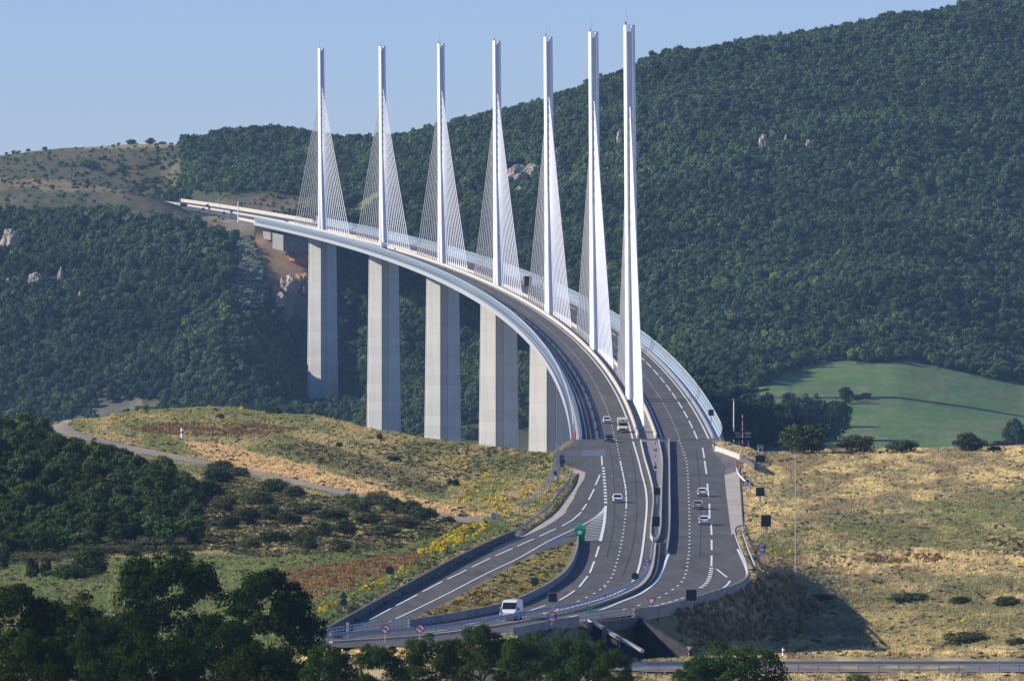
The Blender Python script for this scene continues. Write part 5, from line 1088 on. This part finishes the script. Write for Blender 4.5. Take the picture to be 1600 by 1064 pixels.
fence('wooden_fence',[(166,864),(184,862)],1.4,1.6,'left piece of pale wooden rail fence below the wood','wood',True,r=.07); fence('wooden_fence',[(198,858),(213,856),(229,855)],1.4,1.7,'right piece of pale wooden rail fence below the wood','wood',True,r=.07)
e,s=sgn('gate',773,815,'grey metal gate leaf at the end of the gravel path',None,'gate'); MB().box((0,0,7*s),(8*s,.12,14*s)).build('panel',M['steel_lt'],e); MB().box((-4.4*s,0,7.5*s),(.9*s,.2,15*s)).build('post',M['steel'],e); MB().box((4.2*s,0,7.5*s),(.5*s,.2,15*s)).build('post',M['steel'],e)
p=hit(413,637); e=empty('timber_beam',p,label='long dark beam lying on the crest of the near hill',cat='beam'); MB().box((0,0,.25),(44*p.y/FP,.5,.5)).box((-23*p.y/FP,0,.3),(2*p.y/FP,.6,.7)).build('beam',M['darkwall'],e); MB().box((-23*p.y/FP,0,.3),(4*p.y/FP,.65,.6)).build('end_block',M['concrete'],e)
for u,v,w_,lab in ((347,341.5,5,'round yellow broom bush by the track at the far end of the viaduct'),(334,344,7,'wider yellow broom bush by the track at the far end'),(340,352,7,'low yellow broom bush below the other two by the track')):
    q=hit(u,v+3,3800,5000); me_=BUSH[rr.randrange(4)].copy(); me_.materials.clear(); me_.materials.append(M['flower']); tree('broom_bush',q,w_*q.y/FP*1.5,6*q.y/FP,me_,None,(.5,.40,.04),0,lab,'shrub',None,th=0,tname='foliage')
# ------------------------------------------------------------------ vehicles
def loft_body(secs,m,name,parent): 
    mb=MB(); mb.loft(secs); o=mb.build(name,M[m],parent); bv=o.modifiers.new('b','BEVEL'); bv.width=.06; bv.segments=2; bv.limit_method='ANGLE'; bv.angle_limit=math.radians(35); return o
def wheels(e,w,f,b,r):
    wm=None
    for x in (-w/2+.1,w/2-.1):
        for y in (f,b):
            q=MB().tube((x-.11,y,r),(x+.11,y,r),r,n=16).build('wheel',M['tyre'],e); MB().tube((x-.12,y,r),(x+.12,y,r),r*.6,n=12).build('rim',M['rim'],q)
def car(p,rz,paint,label,roof=False,L=4.2,W=1.8,H=1.48):
    """front at -y"""
    e=empty('car',p,rz,label=label,cat='car'); h0=.22; a=L/2; w=W/2
    st=[(-a,.40,.62,.80),(-a+.12,.26,.72,.90),(-a+.5,.22,.80,.98),(-a+1.05,.22,.90,1.0),(-.1,.22,.94,1.0),(a-.9,.22,.96,1.0),(a-.25,.24,.98,.96),(a,.40,.88,.86)]
    loft_body([[Vector((-w*k*.94,y,b_)),Vector((w*k*.94,y,b_)),Vector((w*k,y,b_+.28)),Vector((w*k*.97,y,t-.08)),Vector((w*k*.86,y,t)),Vector((-w*k*.86,y,t)),Vector((-w*k*.97,y,t-.08)),Vector((-w*k,y,b_+.28))] for y,b_,t,k in st],paint,'body',e)
    cb=[(-a+.95,.88,.90,.80),(-a+1.75,.88,H-.06,.68),(.3,.9,H,.68),(a-1.0,.9,H-.06,.66),(a-.2,.92,.98,.74)]
    q=MB(); 
    q.loft([[Vector((-w*.90,y,b_)),Vector((w*.90,y,b_)),Vector((w*k,y,t)),Vector((-w*k,y,t))] for y,b_,t,k in cb]); q.build('windows',M['glass'],e)
    q=MB(); q.loft([[Vector((-w*.69,y,t)),Vector((w*.69,y,t)),Vector((w*.66,y,t+.05)),Vector((-w*.66,y,t+.05))] for y,t in ((-a+1.62,H-.14),(-a+2.0,H-.03),(.3,H),(a-1.2,H-.04),(a-.85,H-.16))]); q.build('roof',M[paint],e)
    q=MB()
    for sx in (-1,1):
        for (y0,z0,y1,z1,r) in ((-a+.98,.92,-a+1.72,H-.04,.05),(.15,.9,.15,H,.05),(a-.3,.98,a-.98,H-.05,.07)): q.tube((sx*w*.90,y0,z0),(sx*w*.69,y1,z1),r,n=5)
    q.build('pillars',M[paint],e)
    for sx in (-1,1):
        MB().box((sx*w*.74,-a+.10,.68),(.38,.22,.17)).build('headlight',M['lamp'],e); MB().box((sx*w*.80,a-.02,.80),(.26,.14,.26)).build('tail_light',M['lampred'],e); MB().box((sx*(w+.1),-a+1.35,.98),(.2,.12,.14)).build('mirror',M[paint],e)
    MB().box((0,-a+.02,.48),(W*.62,.1,.2)).build('grille',M['trim'],e); MB().box((0,a+.01,.52),(.5,.05,.12)).build('number_plate',M['wht'],e); MB().box((0,a-.02,.36),(W*.8,.1,.2)).build('bumper',M['trim'],e)
    if roof: MB().box((0,.3,H+.14),(.34,.28,.2)).build('roof_sign',M['orange'],e)
    wheels(e,W,-a+.8,a-.8,.32); return e
def dirz(a,b): d=b-a; return math.atan2(d.x,-d.y)   # rotation that turns a -y front towards b
def rcar(u,v,d,*k,**kk):
    p=rp(u,v,.05); q=rp(u+d[0],v+d[1]); return car(p,dirz(p,q),*k,**kk)
rcar(965,785,(3,12),'carwhite','white car driving alone towards the camera beside the hatched nose')
p_=dk(-124,-7.6,.05); rcar(948.4,661.8,(5,14),'carwhite','white car on the deck beside the cream camper van'); rcar(951.8,690.6,(4,14),'cardark','dark grey car on the downhill lanes behind the gantry')
rcar(1097.5,775.2,(4,24),'carwhite','white car furthest uphill of the three seen from behind'); rcar(1090.5,795.3,(2,24),'cargrey','silver car with a small orange roof sign, middle one of the three',roof=True); rcar(1100.3,819.8,(1,24),'carwhite','white hatchback nearest of the three seen from behind')
for o in [o for o in C.objects if o.type=='EMPTY' and 'three' in str(o.get('label'))and o.name.startswith('car')]: o.rotation_euler.z+=math.pi
def van(p,rz,label,paint='carwhite',W=2.05,H=2.5,L=5.4):
    e=empty('van',p,rz,label=label,cat='van'); w=W/2; a=L/2
    st=[(-a,.35,.85,.92),(-a+.15,.3,1.05,.98),(-a+.95,.3,1.28,1.0),(-a+1.75,.3,H-.15,.93),(-a+2.3,.3,H,.93),(a-.1,.3,H,.93),(a,.35,H-.08,.91)]
    loft_body([[Vector((-w,y,b_)),Vector((w,y,b_)),Vector((w,y,min(t-.05,1.25))),Vector((w*k,y,t-.08)),Vector((w*k*.9,y,t)),Vector((-w*k*.9,y,t)),Vector((-w*k,y,t-.08)),Vector((-w,y,min(t-.05,1.25)))] for y,b_,t,k in st],paint,'body',e)
    q=MB(); q.loft([[Vector((-w*.88,-a+.97,1.40)),Vector((w*.88,-a+.97,1.40)),Vector((w*.85,-a+1.58,2.22)),Vector((-w*.85,-a+1.58,2.22))],[Vector((-w*.88,-a+1.15,1.36)),Vector((w*.88,-a+1.15,1.36)),Vector((w*.85,-a+1.75,2.16)),Vector((-w*.85,-a+1.75,2.16))]]); q.build('windscreen',M['glass'],e)
    for sx in (-1,1):
        MB().add([(sx*(w+.005),-a+1.35,1.3),(sx*(w+.005),-a+2.2,1.3),(sx*(w*.955+.01),-a+2.2,1.95),(sx*(w*.955+.01),-a+1.75,1.95)],[(0,1,2,3)]).build('side_window',M['glass'],e)
        MB().box((sx*w*.8,-a+.08,.92),(.3,.2,.28)).build('headlight',M['lamp'],e); MB().box((sx*(w+.16),-a+1.3,1.4),(.2,.16,.34)).build('mirror',M['trim'],e)
    MB().box((0,-a+.02,.5),(W*.96,.16,.34)).build('bumper',M['trim'],e); MB().box((0,-a+.06,.86),(W*.5,.1,.12)).build('grille',M['trim'],e); MB().box((0,-a-.07,.5),(.5,.03,.11)).build('number_plate',M['wht'],e)
    wheels(e,W,-a+.95,a-1.1,.36); return e
p=rp(799,968,.05); van(p,dirz(p,rp(760,976)),'white delivery van at the bottom bend in front of the concrete barrier')
def camper(p,rz,label):
    e=empty('camper_van',p,rz,label=label,cat='camper van'); W=2.2;w=W/2
    loft_body([[Vector((-w*.88,y,.35)),Vector((w*.88,y,.35)),Vector((w*.88,y,t)),Vector((-w*.88,y,t))] for y,t in ((-3.2,.9),(-3.0,1.1),(-2.3,1.35),(-1.7,2.1),(-1.2,2.2))],'camper','cab',e)
    loft_body([[Vector((-w,y,b_)),Vector((w,y,b_)),Vector((w,y,t)),Vector((-w,y,t))] for y,b_,t in ((-2.3,2.1,2.75),(-2.0,2.0,3.0),(-1.3,1.6,3.1),(-1.25,.45,3.1),(3.1,.45,3.1),(3.2,.5,3.0))],'camper','body',e)
    MB().add([(-w*.8,-2.34,1.36),(w*.8,-2.34,1.36),(w*.78,-1.78,2.04),(-w*.78,-1.78,2.04)],[(0,1,2,3)]).build('windscreen',M['glass'],e)
    MB().box((0,-2.32,2.5),(.5,.06,.2)).build('roof_window',M['glass'],e); MB().box((0,-3.2,.75),(1.1,.12,.2)).build('grille',M['trim'],e); MB().box((0,-3.22,.45),(W*.8,.14,.22)).build('bumper',M['trim'],e)
    for sx in (-1,1): MB().box((sx*.75,-3.16,.85),(.28,.15,.2)).build('headlight',M['lamp'],e); MB().box((sx*1.15,-2.1,1.55),(.2,.12,.35)).build('mirror',M['trim'],e)
    wheels(e,2.0,-2.3,1.9,.35); return e
p=rp(973,675.5,.05); camper(p,dirz(p,rp(978,690)),'cream camper van on the deck between the white car and the median')
def lorry(p,rz,label,m,W=2.5,L=9,H=3.8,back=False):
    e=empty('lorry',p,rz,label=label,cat='lorry'); MB().box((0,1.2,1.1+(H-1.1)/2),(W,L-2.6,H-1.1)).build('cargo_box',M[m],e)
    q=MB(); q.loft([[Vector((-W/2*.95,y,.5)),Vector((W/2*.95,y,.5)),Vector((W/2*.95,y,t)),Vector((-W/2*.95,y,t))] for y,t in ((-L/2,2.0),(-L/2+.25,2.9),(-L/2+1.7,3.0))]); q.build('cab',M['carwhite'],e)
    MB().add([(-1.05,-L/2-.02,1.75),(1.05,-L/2-.02,1.75),(1.0,-L/2+.2,2.7),(-1.0,-L/2+.2,2.7)],[(0,1,2,3)]).build('windscreen',M['glass'],e); MB().box((0,.8,.8),(W*.8,L-2,.3)).build('chassis',M['trim'],e); wheels(e,W,-L/2+1.1,L/2-2,.5)
    MB().box((0,-L/2-.05,.7),(W*.9,.2,.4)).build('bumper',M['trim'],e); return e
s0=2943-D1; a=dk(s0,8.7,.06); lorry(a,dirz(a,dk(s0+20,8.7)),'brown lorry seen from behind through the stay cables','truckbox',L=11,H=4.1)
s0=3560-D1; a=dk(s0,-6.8,.06); lorry(a,dirz(a,dk(s0-20,-6.8)),'white service lorry coming down beside the foot of a distant pylon','carwhite',L=7,H=3.3)
s0=2560-D1; a=dk(s0,10.4,.06); car(a,dirz(a,dk(s0+20,10.4)),'cardark','dark car far up the deck behind the stay cables')
s0=3215-D1; a=dk(s0,-9.5,.06)
for n_,(s0,nn,pp,lab) in enumerate(((4560-D1,-8,'cardark','dark car on the distant motorway under the gantry board'),(4440-D1,-5,'carwhite','pale car on the distant motorway, nearest to the viaduct'),(4680-D1,7,'cardark','dark car furthest away on the distant motorway'))):
    a=dk(s0,nn,.1); car(a,dirz(a,dk(s0-20,nn)),pp,lab)
print('objects',time.time()-T0)
# ------------------------------------------------------------------ light, sky, camera
EL=math.radians(27.5); AZv=Vector((-1,-.07,0)).normalized()   # towards the sun
to_sun=Vector((AZv.x*math.cos(EL),AZv.y*math.cos(EL),math.sin(EL)))
sun=bpy.data.lights.new('sun','SUN'); sun.energy=5.0; sun.angle=math.radians(.5); sun.color=(1,.91,.76); so=bpy.data.objects.new('sun',sun); link(so)
so.rotation_euler=to_sun.to_track_quat('Z','Y').to_euler()
w=bpy.data.worlds.new('World'); bpy.context.scene.world=w; w.use_nodes=True; nt=w.node_tree; bg=nt.nodes['Background']
sky=nt.nodes.new('ShaderNodeTexSky'); sky.sky_type='NISHITA'; sky.sun_disc=False; sky.sun_elevation=EL; sky.sun_rotation=math.atan2(to_sun.x,to_sun.y)
sky.altitude=SKY_ALT if 'SKY_ALT' in globals() else 900; sky.air_density=1.0; sky.dust_density=.1; sky.ozone_density=4
tn=nt.nodes.new('ShaderNodeMix'); tn.data_type='RGBA'; tn.blend_type='MULTIPLY'; tn.inputs[0].default_value=1; tn.inputs[7].default_value=(.80,.88,1.30,1)
nt.links.new(sky.outputs[0],tn.inputs[6]); nt.links.new(tn.outputs[2],bg.inputs[0]); bg.inputs[1].default_value=.087
hz=MB(); hz.box((0,3200,0),(2600,6500,660)); hm=bpy.data.materials.new('haze'); hm.use_nodes=True; hn=hm.node_tree; hn.nodes.clear(); ho=hn.nodes.new('ShaderNodeOutputMaterial'); hv=hn.nodes.new('ShaderNodeVolumePrincipled')
hv.inputs['Color'].default_value=(.36,.62,1,1); hv.inputs['Density'].default_value=.00003; hv.inputs['Anisotropy'].default_value=.0; hn.links.new(hv.outputs[0],ho.inputs['Volume'])
hz.build('haze',hm,kind='stuff')
cam=bpy.data.cameras.new('camera'); cam.sensor_width=36; cam.lens=FP/1600*36; cam.clip_start=1; cam.clip_end=30000
co=bpy.data.objects.new('camera',cam); link(co); co.location=(0,0,0); co.rotation_euler=(math.radians(90)-math.atan(27/FP),0,0)
sc=bpy.context.scene; sc.camera=co
sc.view_settings.view_transform='Standard'; sc.view_settings.look='None'; sc.view_settings.exposure=.35; sc.view_settings.gamma=1
sc.render.film_transparent=False
sc.cycles.max_bounces=6; sc.cycles.diffuse_bounces=2; sc.cycles.transparent_max_bounces=4; sc.cycles.volume_bounces=0
print('done',time.time()-T0)
